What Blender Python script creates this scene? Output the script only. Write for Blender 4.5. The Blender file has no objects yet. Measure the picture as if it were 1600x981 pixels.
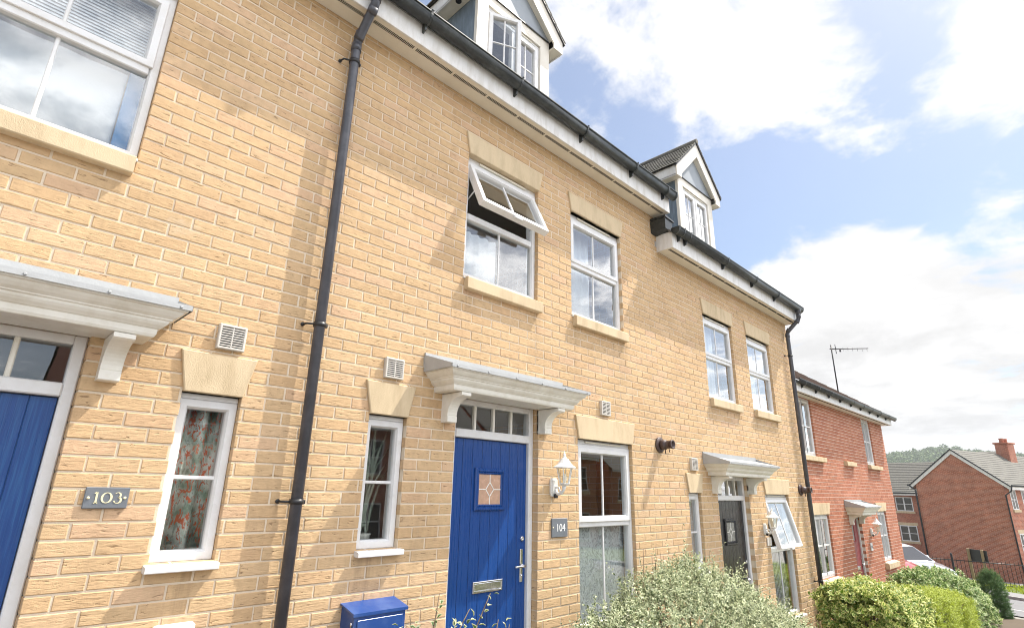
import bpy, math, random
import numpy as np
from mathutils import Vector, Matrix
random.seed(7); RNG = np.random.default_rng(11)
S = bpy.context.scene
COL = S.collection
pi = math.pi

# ------------------------------------------------------------------ ground height
GX = [-60, 3, 5.5, 8, 13, 19, 24, 27, 30.5, 46, 80, 200, 2000]
GZ = [.6, 0, -.12, -.46, -.85, -1.08, -1.45, -1.62, -1.73, -3.2, -5.0, -9.0, -30]
def g(x): return float(np.interp(x, GX, GZ))

# ------------------------------------------------------------------ mesh builder
class MB:
    def __init__(s): s.v=[]; s.f=[]; s.m=[]; s.a=[]; s.mat=0; s.rnd=0.0; s.smooth=set()
    def add(s, vs, fs, m=None, rnd=None):
        o=len(s.v); s.v.extend([tuple(p) for p in vs]); s.a.extend([s.rnd if rnd is None else rnd]*len(vs))
        for f in fs: s.f.append(tuple(i+o for i in f)); s.m.append(s.mat if m is None else m)
        return s
    def quad(s,a,b,c,d,m=None): return s.add([a,b,c,d],[(0,1,2,3)],m)
    def box(s,x0,x1,y0,y1,z0,z1,c=0.0,m=None,rnd=None):
        if x0>x1:x0,x1=x1,x0
        if y0>y1:y0,y1=y1,y0
        if z0>z1:z0,z1=z1,z0
        if c<=0:
            return s.add([(x0,y0,z0),(x1,y0,z0),(x1,y1,z0),(x0,y1,z0),(x0,y0,z1),(x1,y0,z1),(x1,y1,z1),(x0,y1,z1)],
              [(3,2,1,0),(4,5,6,7),(0,1,5,4),(1,2,6,5),(2,3,7,6),(3,0,4,7)],m,rnd)
        c=min(c,(x1-x0)*.45,(y1-y0)*.45,(z1-z0)*.45)
        vs=[];ix={}
        X=(x0,x1);Y=(y0,y1);Z=(z0,z1)
        for i in(0,1):
            for j in(0,1):
                for k in(0,1):
                    sx=c*(1-2*i);sy=c*(1-2*j);sz=c*(1-2*k)
                    ix[i,j,k,0]=len(vs);vs.append((X[i],Y[j]+sy,Z[k]+sz))
                    ix[i,j,k,1]=len(vs);vs.append((X[i]+sx,Y[j],Z[k]+sz))
                    ix[i,j,k,2]=len(vs);vs.append((X[i]+sx,Y[j]+sy,Z[k]))
        F=[]
        q=[(0,0),(1,0),(1,1),(0,1)]
        for i in(0,1):
            a=[ix[i,j,k,0] for j,k in q]; F.append(a if i else a[::-1])
            a=[ix[j,i,k,1] for j,k in q]; F.append(a[::-1] if i else a)
            a=[ix[j,k,i,2] for j,k in q]; F.append(a if i else a[::-1])
        for j in(0,1):
            for k in(0,1):
                a=[ix[0,j,k,1],ix[1,j,k,1],ix[1,j,k,2],ix[0,j,k,2]]; F.append(a if (j==0)==(k==1) else a[::-1])
                a=[ix[j,0,k,2],ix[j,1,k,2],ix[j,1,k,0],ix[j,0,k,0]]; F.append(a[::-1] if (j==0)==(k==0) else a)
                a=[ix[j,k,0,0],ix[j,k,1,0],ix[j,k,1,1],ix[j,k,0,1]]; F.append(a[::-1] if (j==0)==(k==0) else a)
        for i in(0,1):
            for j in(0,1):
                for k in(0,1):
                    a=[ix[i,j,k,n] for n in range(3)]; F.append(a if (i+j+k)%2 else a[::-1])
        return s.add(vs,F,m,rnd)
    def prism(s,poly,ax,a0,a1,m=None):
        # poly in the plane perpendicular to axis ax ('y': (x,z), 'x': (y,z), 'z': (x,y))
        n=len(poly)
        def P(p,a): return {'y':(p[0],a,p[1]),'x':(a,p[0],p[1]),'z':(p[0],p[1],a)}[ax]
        vs=[P(p,a0) for p in poly]+[P(p,a1) for p in poly]
        F=[tuple(range(n)),tuple(range(2*n-1,n-1,-1))]+[(i,i+n,(i+1)%n+n,(i+1)%n) for i in range(n)]
        return s.add(vs,F,m)
    def tube(s,path,r,n=10,m=None,cap=True,smooth=True):
        path=[Vector(p) for p in path]; L=len(path)
        rs=[r]*L if not hasattr(r,'__len__') else r
        T=[]
        for i in range(L):
            a=path[min(i+1,L-1)]-path[max(i-1,0)]; T.append(a.normalized() if a.length>0 else Vector((0,0,1)))
        u=T[0].orthogonal().normalized(); vs=[];F=[]
        for i in range(L):
            u=(u-T[i]*u.dot(T[i])).normalized(); w=T[i].cross(u)
            k=1.0
            if 0<i<L-1:
                d=(path[i]-path[i-1]).normalized().dot(T[i]); k=1/max(d,.5)
            for j in range(n):
                t=2*pi*j/n; vs.append(path[i]+(u*math.cos(t)+w*math.sin(t))*rs[i])
        for i in range(L-1):
            for j in range(n): F.append((i*n+j,i*n+(j+1)%n,(i+1)*n+(j+1)%n,(i+1)*n+j))
        if cap: F.append(tuple(range(n-1,-1,-1)));F.append(tuple((L-1)*n+j for j in range(n)))
        f0=len(s.f); s.add(vs,F,m)
        if smooth: s.smooth.update(range(f0,f0+(L-1)*n))
        return s
    def lathe(s,prof,c=(0,0,0),n=16,ax='z',m=None,smooth=True):
        vs=[];F=[]
        for r,h in prof:
            for j in range(n):
                t=2*pi*j/n; a,b=r*math.cos(t),r*math.sin(t)
                p={'z':(a,b,h),'y':(a,h,b),'x':(h,a,b)}[ax]; vs.append((p[0]+c[0],p[1]+c[1],p[2]+c[2]))
        L=len(prof)
        for i in range(L-1):
            for j in range(n): F.append((i*n+j,i*n+(j+1)%n,(i+1)*n+(j+1)%n,(i+1)*n+j))
        F.append(tuple(range(n-1,-1,-1)));F.append(tuple((L-1)*n+j for j in range(n)))
        f0=len(s.f); s.add(vs,F,m)
        if smooth: s.smooth.update(range(f0,f0+(L-1)*n))
        return s
    def ring(s,x0,x1,z0,z1,prof,m=None):
        # mitred frame; prof = closed list of (inset, y)
        n=len(prof); vs=[]
        for d,y in prof: vs+=[(x0+d,y,z0+d),(x1-d,y,z0+d),(x1-d,y,z1-d),(x0+d,y,z1-d)]
        F=[]
        for i in range(n):
            j=(i+1)%n
            for k in range(4): F.append((i*4+k,i*4+(k+1)%4,j*4+(k+1)%4,j*4+k))
        return s.add(vs,F,m)
    def sweep(s,path,prof,m=None,closed_prof=True,smooth=False):
        # path: list of (x,y) plan points with mitres; prof: list of (offset to the left of travel, z)
        P=[Vector(p) for p in path]; L=len(P); vs=[]; n=len(prof)
        for i in range(L):
            d0=(P[i]-P[i-1]).normalized() if i>0 else None
            d1=(P[i+1]-P[i]).normalized() if i<L-1 else None
            if d0 is None: nn=Vector((-d1.y,d1.x))
            elif d1 is None: nn=Vector((-d0.y,d0.x))
            else:
                a=Vector((-d0.y,d0.x));b=Vector((-d1.y,d1.x)); nn=(a+b); nn=nn/ (nn.length_squared/2) if nn.length>0 else a
            for o,z in prof: vs.append((P[i].x+nn.x*o,P[i].y+nn.y*o,z))
        F=[]
        K=n if closed_prof else n-1
        for i in range(L-1):
            for j in range(K): F.append((i*n+j,(i+1)*n+j,(i+1)*n+(j+1)%n,i*n+(j+1)%n))
        if closed_prof: F.append(tuple(range(n)));F.append(tuple((L-1)*n+j for j in range(n-1,-1,-1)))
        f0=len(s.f); s.add(vs,F,m)
        if smooth: s.smooth.update(range(f0,f0+(L-1)*K))
        return s
    def rot(s,axis,pivot,ang,i0=0):
        Mx=Matrix.Translation(pivot)@Matrix.Rotation(ang,4,axis)@Matrix.Translation([-p for p in pivot])
        s.v[i0:]=[tuple(Mx@Vector(p)) for p in s.v[i0:]]; return s
    def move(s,d,i0=0):
        s.v[i0:]=[(p[0]+d[0],p[1]+d[1],p[2]+d[2]) for p in s.v[i0:]]; return s

XF=[1.0,0.0,0.0,0.0]     # current mirror, shift x, shift y, shift z applied when building
def set_xf(sx=1.0,ox=0.0,oy=0.0,oz=0.0): XF[:]=[sx,ox,oy,oz]
def fx(x): return XF[0]*x+XF[1]

ORG={}
def mesh_obj(name,mb,mats,parent=None,local=False,recalc=False,attr=False):
    me=bpy.data.meshes.new(name)
    vs=np.array(mb.v,dtype=float).reshape(-1,3); fs=mb.f
    if not local:
        vs=vs*np.array([XF[0],1,1])+np.array(XF[1:])
        if XF[0]<0: fs=[f[::-1] for f in fs]
    o=bpy.data.objects.new(name,me)
    org=np.zeros(3)
    if not local:
        if parent is not None: org=np.array(ORG[parent.name])
        else:
            org=np.array([(vs[:,0].min()+vs[:,0].max())/2,(vs[:,1].min()+vs[:,1].max())/2,vs[:,2].min()]); o.location=org
    me.from_pydata((vs-org).tolist(),[],fs)
    if not isinstance(mats,(list,tuple)): mats=[mats]
    for m in mats: me.materials.append(m)
    if len(mats)>1: me.polygons.foreach_set('material_index',mb.m)
    if mb.smooth:
        sm=np.zeros(len(fs),dtype=bool); sm[list(mb.smooth)]=True; me.polygons.foreach_set('use_smooth',sm)
    if attr:
        at=me.attributes.new('rnd','FLOAT','POINT'); at.data.foreach_set('value',np.array(mb.a,dtype=np.float32))
    if recalc or True:
        import bmesh
        if len(fs)<60000 and not attr:
            bm=bmesh.new(); bm.from_mesh(me); bmesh.ops.recalc_face_normals(bm,faces=bm.faces); bm.to_mesh(me); bm.free()
    me.update(); COL.objects.link(o)
    if parent is not None: o.parent=parent
    ORG[o.name]=tuple(org)
    return o
def empty(name,loc,rz=0):
    o=bpy.data.objects.new(name,None); COL.objects.link(o); o.location=loc; o.rotation_euler=(0,0,rz); o.empty_display_size=.2
    ORG[o.name]=tuple(loc); return o
def tag(o,label,cat,group=None):
    o['label']=label; o['category']=cat
    if group: o['group']=group
    return o
def structure(o): o['kind']='structure'; return o
def stuff(o,label=None,cat=None):
    o['kind']='stuff'
    if label: o['label']=label
    if cat: o['category']=cat
    return o

# ------------------------------------------------------------------ materials
class NT:
    def __init__(s,name):
        s.m=bpy.data.materials.new(name); s.m.use_nodes=True; s.t=s.m.node_tree; s.t.nodes.clear()
        s.out=s.n('ShaderNodeOutputMaterial')
    def n(s,t,**k):
        nd=s.t.nodes.new(t)
        for a,b in k.items(): setattr(nd,a,b)
        return nd
    def l(s,a,b): s.t.links.new(a,b)
    def inp(s,nd,**k):
        for a,b in k.items():
            a=a.replace('_',' ')
            if hasattr(b,'is_linked') : s.l(b,nd.inputs[a])
            else: nd.inputs[a].default_value=b
        return nd
    def math(s,op,a,b=None,c=None,clamp=False):
        nd=s.n('ShaderNodeMath',operation=op,use_clamp=clamp)
        for i,x in enumerate((a,b,c)):
            if x is None: continue
            if hasattr(x,'is_linked'): s.l(x,nd.inputs[i])
            else: nd.inputs[i].default_value=x
        return nd.outputs[0]
    def mix(s,fac,a,b,blend='MIX'):
        nd=s.n('ShaderNodeMix',data_type='RGBA',blend_type=blend)
        for i,x in ((0,fac),(6,a),(7,b)):
            if hasattr(x,'is_linked'): s.l(x,nd.inputs[i])
            elif i==0: nd.inputs[0].default_value=x
            else: nd.inputs[i].default_value=(*x,1) if len(x)==3 else x
        return nd.outputs[2]
    def noise(s,vec,scale,detail=3,rough=.55,dist=0):
        nd=s.n('ShaderNodeTexNoise'); nd.inputs['Scale'].default_value=scale; nd.inputs['Detail'].default_value=detail
        nd.inputs['Roughness'].default_value=rough; nd.inputs['Distortion'].default_value=dist
        if vec is not None: s.l(vec,nd.inputs['Vector'])
        return nd.outputs[0]
    def ramp(s,fac,stops,interp='LINEAR'):
        nd=s.n('ShaderNodeValToRGB'); r=nd.color_ramp; r.interpolation=interp
        while len(r.elements)<len(stops): r.elements.new(.5)
        for e,(p,c) in zip(r.elements,stops): e.position=p; e.color=(*c,1) if hasattr(c,'__len__') else (c,c,c,1)
        s.l(fac,nd.inputs[0]); return nd.outputs[0]
    def pos(s,scale=(1,1,1),obj=False):
        if obj: v=s.n('ShaderNodeTexCoord').outputs['Object']
        else: v=s.n('ShaderNodeNewGeometry').outputs['Position']
        mp=s.n('ShaderNodeMapping'); mp.inputs['Scale'].default_value=scale; s.l(v,mp.inputs[0]); return mp.outputs[0]
    def attr(s,name): return s.n('ShaderNodeAttribute',attribute_name=name).outputs['Fac']
    def bump(s,h,strength=.3,dist=.01,normal=None):
        nd=s.n('ShaderNodeBump'); nd.inputs['Strength'].default_value=strength; nd.inputs['Distance'].default_value=dist
        s.l(h,nd.inputs['Height'])
        if normal is not None: s.l(normal,nd.inputs['Normal'])
        return nd.outputs[0]
    def bsdf(s,col,rough=.5,normal=None,metallic=0.0,spec=None,coat=0,link=True):
        b=s.n('ShaderNodeBsdfPrincipled')
        for k,x in (('Base Color',col),('Roughness',rough),('Metallic',metallic)):
            if hasattr(x,'is_linked'): s.l(x,b.inputs[k])
            elif hasattr(x,'__len__'): b.inputs[k].default_value=(*x,1)
            else: b.inputs[k].default_value=x
        if normal is not None: s.l(normal,b.inputs['Normal'])
        if spec is not None: b.inputs['Specular IOR Level'].default_value=spec
        if coat: b.inputs['Coat Weight'].default_value=coat
        if link: s.l(b.outputs[0],s.out.inputs[0])
        return b

def simple(name,col,rough=.5,var=.12,scale=6,bump=.15,bscale=90,metallic=0.0,spec=None,coat=0,dirt=None,stretch=(1,1,1),bdist=.004,obj=False):
    t=NT(name); p=t.pos(stretch,obj)
    n1=t.noise(p,scale,4,.6); k=t.math('MULTIPLY_ADD',n1,2*var,1-var)
    hs=t.mix(1.0,col,(1,1,1),'MULTIPLY')
    c=t.n('ShaderNodeVectorMath',operation='SCALE'); c.inputs[0].default_value=col; t.l(k,c.inputs['Scale']); c=c.outputs[0]
    if dirt:
        dn=t.ramp(t.noise(p,dirt[2],5,.65),[(.45,0.),(.7,1.)]); c=t.mix(t.math('MULTIPLY',dn,dirt[1]),c,dirt[0])
    nb=t.bump(t.noise(p,bscale,3),bump,bdist) if bump else None
    rr=t.math('MULTIPLY_ADD',n1,.2,rough-.1)
    t.bsdf(c,rr,nb,metallic,spec,coat); return t.m

STAINS=[]
def brick_mat(name,tones,crack=.55,mott=.22):
    t=NT(name); p=t.pos()
    c=t.ramp(t.attr('rnd'),[(i/(len(tones)-1),k) for i,k in enumerate(tones)])
    n1=t.noise(p,22,4,.6); n2=t.noise(p,3.1,3,.6); n0=t.noise(p,.55,3,.6)
    k=t.math('ADD',t.math('MULTIPLY_ADD',n1,2*mott,1-mott),t.math('MULTIPLY_ADD',n2,.3,-.15))
    k=t.math('ADD',k,t.math('MULTIPLY_ADD',n0,.22,-.11))
    sc=t.n('ShaderNodeVectorMath',operation='SCALE'); t.l(c,sc.inputs[0]); t.l(k,sc.inputs['Scale']); c=sc.outputs[0]
    st=t.noise(t.pos((16,16,75)),1.0,3,.6,.6)
    cr=t.ramp(st,[(.305,1.),(.375,0.)])
    c=t.mix(t.math('MULTIPLY',cr,crack),c,(.10,.05,.02))
    fine=t.noise(p,420,2,.5)
    h=t.math('ADD',t.math('MULTIPLY',st,.9),t.math('ADD',t.math('MULTIPLY',fine,.25),t.math('MULTIPLY',n1,.5)))
    h=t.math('SUBTRACT',h,t.math('MULTIPLY',cr,.5))
    # faint run-off streaks and pale salt bloom across the courses
    sk=t.ramp(t.noise(t.pos((5.5,5.5,.42)),1.0,5,.6),[(.56,0.),(.74,1.)]); c=t.mix(t.math('MULTIPLY',sk,.17),c,(.27,.185,.10))
    # run-off stains hanging below the sill ends
    sp=t.n('ShaderNodeSeparateXYZ'); t.l(t.n('ShaderNodeNewGeometry').outputs['Position'],sp.inputs[0]); tot=None
    nz=t.ramp(t.noise(t.pos((26,26,1.1)),1.0,4,.6),[(.40,0.),(.66,1.)])
    for (sx_,sz_) in STAINS:
        a=t.math('SUBTRACT',1.0,t.math('MULTIPLY',t.math('ABSOLUTE',t.math('SUBTRACT',sp.outputs[0],sx_)),6.5),clamp=True)
        d=t.math('SUBTRACT',sz_,sp.outputs[2]); e=t.math('MULTIPLY',t.math('GREATER_THAN',d,0.0),t.math('SUBTRACT',1.0,t.math('MULTIPLY',d,1.5),clamp=True))
        q=t.math('MULTIPLY',a,e); tot=q if tot is None else t.math('MAXIMUM',tot,q)
    if tot is not None: c=t.mix(t.math('MULTIPLY',t.math('MULTIPLY',tot,nz),.55),c,(.24,.165,.09))
    bl=t.ramp(t.noise(t.pos((2.3,2.3,4.2)),1.0,6,.7),[(.63,0.),(.76,1.)]); c=t.mix(t.math('MULTIPLY',bl,.34),c,(.66,.60,.50))
    t.bsdf(c,.88,t.bump(h,.7,.006),spec=.25); return t.m

def brick_tex(name,c1,c2,mort,obj=True,swap=False,scale=1.0):
    # distant or plain walls: bricks in the shader, measured in metres on the object's own axes
    t=NT(name)
    v=t.n('ShaderNodeTexCoord').outputs['Object'] if obj else t.n('ShaderNodeNewGeometry').outputs['Position']
    sp=t.n('ShaderNodeSeparateXYZ'); t.l(v,sp.inputs[0]); cb=t.n('ShaderNodeCombineXYZ')
    nn=t.n('ShaderNodeNewGeometry').outputs['Normal']
    t.l(t.math('ADD',sp.outputs[0],sp.outputs[1]),cb.inputs[0]); t.l(sp.outputs[2],cb.inputs[1])
    b=t.n('ShaderNodeTexBrick'); t.l(cb.outputs[0],b.inputs['Vector'])
    t.inp(b,Scale=1.0,Mortar_Size=.006,Mortar_Smooth=.3,Brick_Width=.225,Row_Height=.075,Bias=0.0)
    b.inputs['Color1'].default_value=(*c1,1); b.inputs['Color2'].default_value=(*c2,1); b.inputs['Mortar'].default_value=(*mort,1)
    n=t.noise(v,1.3,5,.65); k=t.math('MULTIPLY_ADD',n,.7,.65)
    sc=t.n('ShaderNodeVectorMath',operation='SCALE'); t.l(b.outputs[0],sc.inputs[0]); t.l(k,sc.inputs['Scale'])
    t.bsdf(sc.outputs[0],.85,t.bump(t.math('SUBTRACT',1.0,b.outputs[1]),.4,.006),spec=.25); return t.m

def glass_mat(name,tint=(.93,.95,.95),refl=1.0,rough=0.0):
    t=NT(name)
    fr=t.n('ShaderNodeFresnel'); fr.inputs[0].default_value=1.52; bf=t.n('ShaderNodeNewGeometry').outputs['Backfacing']
    tr=t.n('ShaderNodeBsdfTransparent'); tr.inputs[0].default_value=(*tint,1)
    gl=t.n('ShaderNodeBsdfGlossy'); gl.inputs['Roughness'].default_value=rough; gl.inputs[0].default_value=(.97,.98,1,1)
    wob=t.bump(t.noise(t.pos(),2.2,2),.04,.02); t.l(wob,gl.inputs['Normal'])
    mx=t.n('ShaderNodeMixShader'); t.l(t.math('MULTIPLY',t.math('MULTIPLY',fr.outputs[0],refl,clamp=True),t.math('SUBTRACT',1.0,bf)),mx.inputs[0]); t.l(tr.outputs[0],mx.inputs[1]); t.l(gl.outputs[0],mx.inputs[2])
    t.l(mx.outputs[0],t.out.inputs[0]); return t.m

def leaf_mat(name,mid,edge,lo=.45,hi=.6,dark=None,trans=.3,rough=.5):
    t=NT(name); e=t.attr('edge'); r=t.attr('rnd')
    e2=t.math('ADD',e,t.math('MULTIPLY_ADD',r,.5,-.25))
    c=t.ramp(e2,[(lo,mid),(hi,edge)])
    k=t.math('MULTIPLY_ADD',r,.55,.72)
    sc=t.n('ShaderNodeVectorMath',operation='SCALE'); t.l(c,sc.inputs[0]); t.l(k,sc.inputs['Scale'])
    b=t.bsdf(sc.outputs[0],rough,link=False,spec=.4)
    tl=t.n('ShaderNodeBsdfTranslucent'); t.l(sc.outputs[0],tl.inputs[0])
    mx=t.n('ShaderNodeMixShader'); mx.inputs[0].default_value=trans; t.l(b.outputs[0],mx.inputs[1]); t.l(tl.outputs[0],mx.inputs[2])
    t.l(mx.outputs[0],t.out.inputs[0]); return t.m

M={}
BUFF=[(.578,.388,.242),(.54,.362,.202),(.558,.382,.216),(.572,.40,.232),(.563,.39,.22),(.547,.37,.207),(.58,.408,.245),(.585,.40,.25)]
STAINS=[(2.76,3.22),(3.63,3.22),(4.19,3.22),(5.06,3.22),(7.09,2.75),(7.96,2.75),(8.53,2.75),(9.39,2.75),(.36,3.22),(1.0,1.2),(2.02,1.2),(5.92,4.80),(1.48,5.0)]
M['brick']=brick_mat('buff_brick',BUFF); STAINS=[]
M['mortar']=simple('mortar',(.68,.575,.44),.95,.14,14,.5,260,spec=.1)
M['redbrick']=brick_mat('red_brick',[(.42,.165,.095),(.46,.195,.115),(.385,.14,.08),(.48,.215,.135),(.43,.175,.10)],.3)
M['redmortar']=simple('pale_mortar',(.68,.58,.50),.95,.12,14,.4,200,spec=.1)
M['redbrick_far']=brick_tex('red_brick_far',(.45,.17,.10),(.31,.11,.068),(.56,.40,.32))
M['buff_far']=brick_tex('buff_brick_plain',(.52,.33,.16),(.46,.28,.12),(.55,.45,.32))
M['stone']=simple('cast_stone',(.63,.505,.335),.85,.12,9,.6,190,spec=.2,dirt=((.37,.28,.17),.6,4.5),stretch=(1.8,1.8,.55))
M['pvc']=simple('white_upvc',(.72,.72,.72),.3,.05,3,0,dirt=((.52,.48,.40),.28,9))
M['white']=simple('white_board',(.74,.73,.71),.45,.05,2,.05,60,dirt=((.46,.42,.34),.5,6),stretch=(2,2,.45))
M['cream']=simple('cream_painted_board',(.72,.68,.60),.5,.06,2,.06,60,dirt=((.48,.41,.30),.4,4),stretch=(1,1,.5))
M['soffit']=simple('cream_soffit',(.76,.72,.62),.5,.05,2,.05,60,dirt=((.5,.42,.3),.25,3))
M['grp']=simple('cream_canopy_moulding',(.79,.765,.69),.42,.05,3,.06,50,dirt=((.47,.41,.30),.4,6))
M['lead']=simple('lead_flashing',(.40,.41,.415),.55,.2,7,.3,40,metallic=.2,dirt=((.42,.43,.42),.6,11))
M['gutter']=simple('black_gutter_plastic',(.022,.026,.026),.35,.3,9,.05,60,spec=.5,dirt=((.10,.11,.10),.4,11))
M['pipe']=simple('black_downpipe_plastic',(.060,.062,.074),.36,.25,6,.04,60,spec=.5,dirt=((.13,.13,.15),.45,9))
M['black']=simple('black_plastic',(.02,.02,.022),.4,.2,8,0)
M['brown']=simple('brown_flue_plastic',(.060,.036,.034),.5,.3,9,.1,80,dirt=((.16,.12,.10),.4,20))
M['dark']=simple('painted_gap_shade',(.006,.006,.006),.9,.1,5,0)  # near-black colour stands in for the shade inside vent gaps
M['bluedoor']=simple('blue_door_paint',(.010,.058,.235),.28,.16,2.2,.18,9,stretch=(26,26,1.2),bdist=.002,spec=.45)
M['bluedoor_streaked']=simple('blue_woodgrain_door_paint',(.011,.056,.215),.30,.18,2.2,.3,10,stretch=(30,30,.9),bdist=.003,spec=.45,dirt=((.04,.16,.36),.5,3.0))  # paler streaks mixed in along the woodgrain
M['blackdoor']=simple('black_door_paint',(.010,.010,.012),.28,.16,2.2,.2,9,stretch=(26,26,1.2),bdist=.003,spec=.6)
M['reddoor']=simple('red_door_paint',(.26,.035,.045),.3,.1,2.2,.15,9,stretch=(26,26,1.2),bdist=.002)
M['bluebox']=simple('blue_meter_box',(.013,.06,.24),.3,.14,3,.05,50,spec=.5,dirt=((.10,.17,.36),.45,7))
M['chrome']=simple('chrome',(.75,.75,.76),.12,.05,4,0,metallic=1.0)
M['glass']=glass_mat('window_glass',refl=3.0)
M['frost']=simple('obscured_glass_brick_reflection',(.52,.33,.23),.25,.3,26,.5,40,spec=.6,bdist=.006)  # peach base colour paints in the brick reflected by the glass
M['frost_grey']=simple('obscured_grey_glass',(.20,.20,.18),.25,.5,26,.5,40,spec=.6,bdist=.006)
M['leadstrip']=simple('lead_came',(.80,.78,.72),.35,.05,5,0)
M['slate']=simple('grey_roof_tile',(.115,.11,.10),.85,.3,9,.5,40,dirt=((.27,.26,.19),.45,13))
M['browntile']=simple('brown_roof_tile',(.17,.125,.105),.85,.3,7,.5,30,dirt=((.27,.22,.17),.4,8))
M['cheek']=simple('blue_grey_dormer_board',(.125,.165,.205),.6,.22,3,.25,14,stretch=(7,7,1),dirt=((.30,.36,.42),.4,3))
M['gablegrey']=simple('grey_gable_panel',(.30,.33,.36),.6,.06,2,.1,30)
M['inner']=simple('plaster_wall',(.66,.63,.58),.9,.05,2,0)
M['carpet']=simple('carpet',(.16,.14,.12),.95,.1,2,0)
M['slateplate']=simple('slate_plate',(.145,.16,.18),.45,.2,9,.2,70)
M['gold']=simple('gold_numeral_paint',(.85,.77,.48),.4,.04,5,0)
M['numeral']=simple('white_numeral_paint',(.85,.85,.83),.4,.03,5,0)
M['net']=simple('white_curtain_cloth',(.74,.75,.77),.9,.06,3,.1,60)
M['lampwhite']=simple('white_lantern_enamel',(.80,.80,.78),.3,.03,5,0)
M['lampglass']=glass_mat('lantern_glass',(.95,.93,.85),1.0)
M['asphalt']=simple('road_asphalt',(.19,.19,.195),.9,.16,.6,.35,140,spec=.25,dirt=((.16,.155,.15),.4,1.3))
M['paving']=simple('footway_tarmac',(.24,.237,.235),.92,.14,.9,.35,150,spec=.2,dirt=((.21,.20,.19),.4,1.1))
M['kerb']=simple('concrete_kerb',(.32,.31,.29),.9,.12,2,.3,120)
M['roadpaint']=simple('white_road_paint',(.70,.70,.68),.7,.1,12,.2,90)
M['soil']=simple('garden_soil',(.10,.075,.05),.95,.3,3,.6,30)
M['ground']=simple('dry_ground',(.24,.225,.20),.95,.2,.5,.5,20)
M['grassbase']=simple('grass_ground',(.12,.16,.045),.95,.3,.5,.6,20,dirt=((.16,.16,.06),.4,.3))
M['iron']=simple('black_railing_paint',(.015,.015,.017),.4,.2,6,0)
M['wood']=simple('weathered_post_wood',(.30,.22,.13),.85,.25,3,.3,12,stretch=(9,9,1))
M['signback']=simple('dark_sign_board',(.035,.033,.035),.6,.2,4,0)
M['silver']=simple('silver_car_paint',(.60,.62,.66),.22,.04,3,0,metallic=.55,coat=.8)
M['redcar']=simple('red_car_paint',(.42,.02,.025),.25,.04,3,0,coat=.8)
M['tyre']=simple('tyre_rubber',(.02,.02,.02),.85,.2,9,0)
M['carglass']=simple('dark_car_glass',(.015,.018,.02),.05,.05,3,0,spec=.9)
M['lampclear']=simple('headlamp_lens',(.75,.77,.80),.1,.05,3,0,spec=.8)
M['bark']=simple('twig_bark',(.14,.10,.065),.9,.25,20,.3,60)
M['leafvar']=leaf_mat('cream_edged_small_leaf',(.085,.145,.045),(.58,.61,.40),.42,.68)
M['leafbig']=leaf_mat('cream_edged_broad_leaf',(.13,.245,.022),(.66,.65,.25),.56,.78)
M['leafbigw']=leaf_mat('white_edged_broad_leaf',(.085,.21,.025),(.58,.62,.32),.60,.84)
M['privet']=leaf_mat('golden_privet_leaf',(.25,.34,.03),(.42,.48,.06),.2,.8)
M['conifer']=leaf_mat('dark_conifer_leaf',(.075,.155,.045),(.12,.22,.07),.2,.8)
M['wooded']=leaf_mat('far_tree_leaf',(.10,.15,.05),(.15,.20,.075),.2,.8,trans=.1,rough=.9)
M['palm']=simple('pale_houseplant_leaf',(.34,.38,.30),.6,.2,6,0)
def curtain_mat():
    t=NT('red_leaf_print_curtain'); p=t.pos()
    base=t.mix(t.ramp(t.noise(p,9,3,.6),[(.38,0.),(.62,1.)]),(.26,.34,.25),(.74,.75,.68))
    n=t.noise(t.pos((30,30,17)),1.0,4,.6,1.4); mk=t.ramp(n,[(.545,0.),(.575,1.)])
    vein=t.ramp(t.noise(t.pos((55,10,20)),1.0,2,.5,1.2),[(.56,0.),(.60,1.)])
    c=t.mix(t.math('MULTIPLY',vein,.5),base,(.16,.18,.14))
    c=t.mix(mk,c,(.70,.17,.08)); t.bsdf(c,.9); return t.m
M['printcurtain']=curtain_mat()
def lace_mat():
    t=NT('white_lace_net'); p=t.pos((1,1,.75))
    n=t.noise(p,12,2,.5,2.8); d=t.ramp(n,[(.40,0.),(.46,1.),(.56,1.),(.62,.25)])
    tr=t.n('ShaderNodeBsdfTransparent')
    b=t.bsdf((.74,.76,.76),.95,link=False); mx=t.n('ShaderNodeMixShader')
    t.l(t.math('MULTIPLY_ADD',d,.42,.50),mx.inputs[0]); t.l(tr.outputs[0],mx.inputs[1]); t.l(b.outputs[0],mx.inputs[2]); t.l(mx.outputs[0],t.out.inputs[0]); return t.m
M['lace']=lace_mat()
CAMROWS=[[0.7081859, -0.705704, 0.0213199], [-0.2270679, -0.199066, 0.9533168], [0.6685154, 0.6799666, 0.3012185]]
CAMYAW=0.7769064944254247
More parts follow.
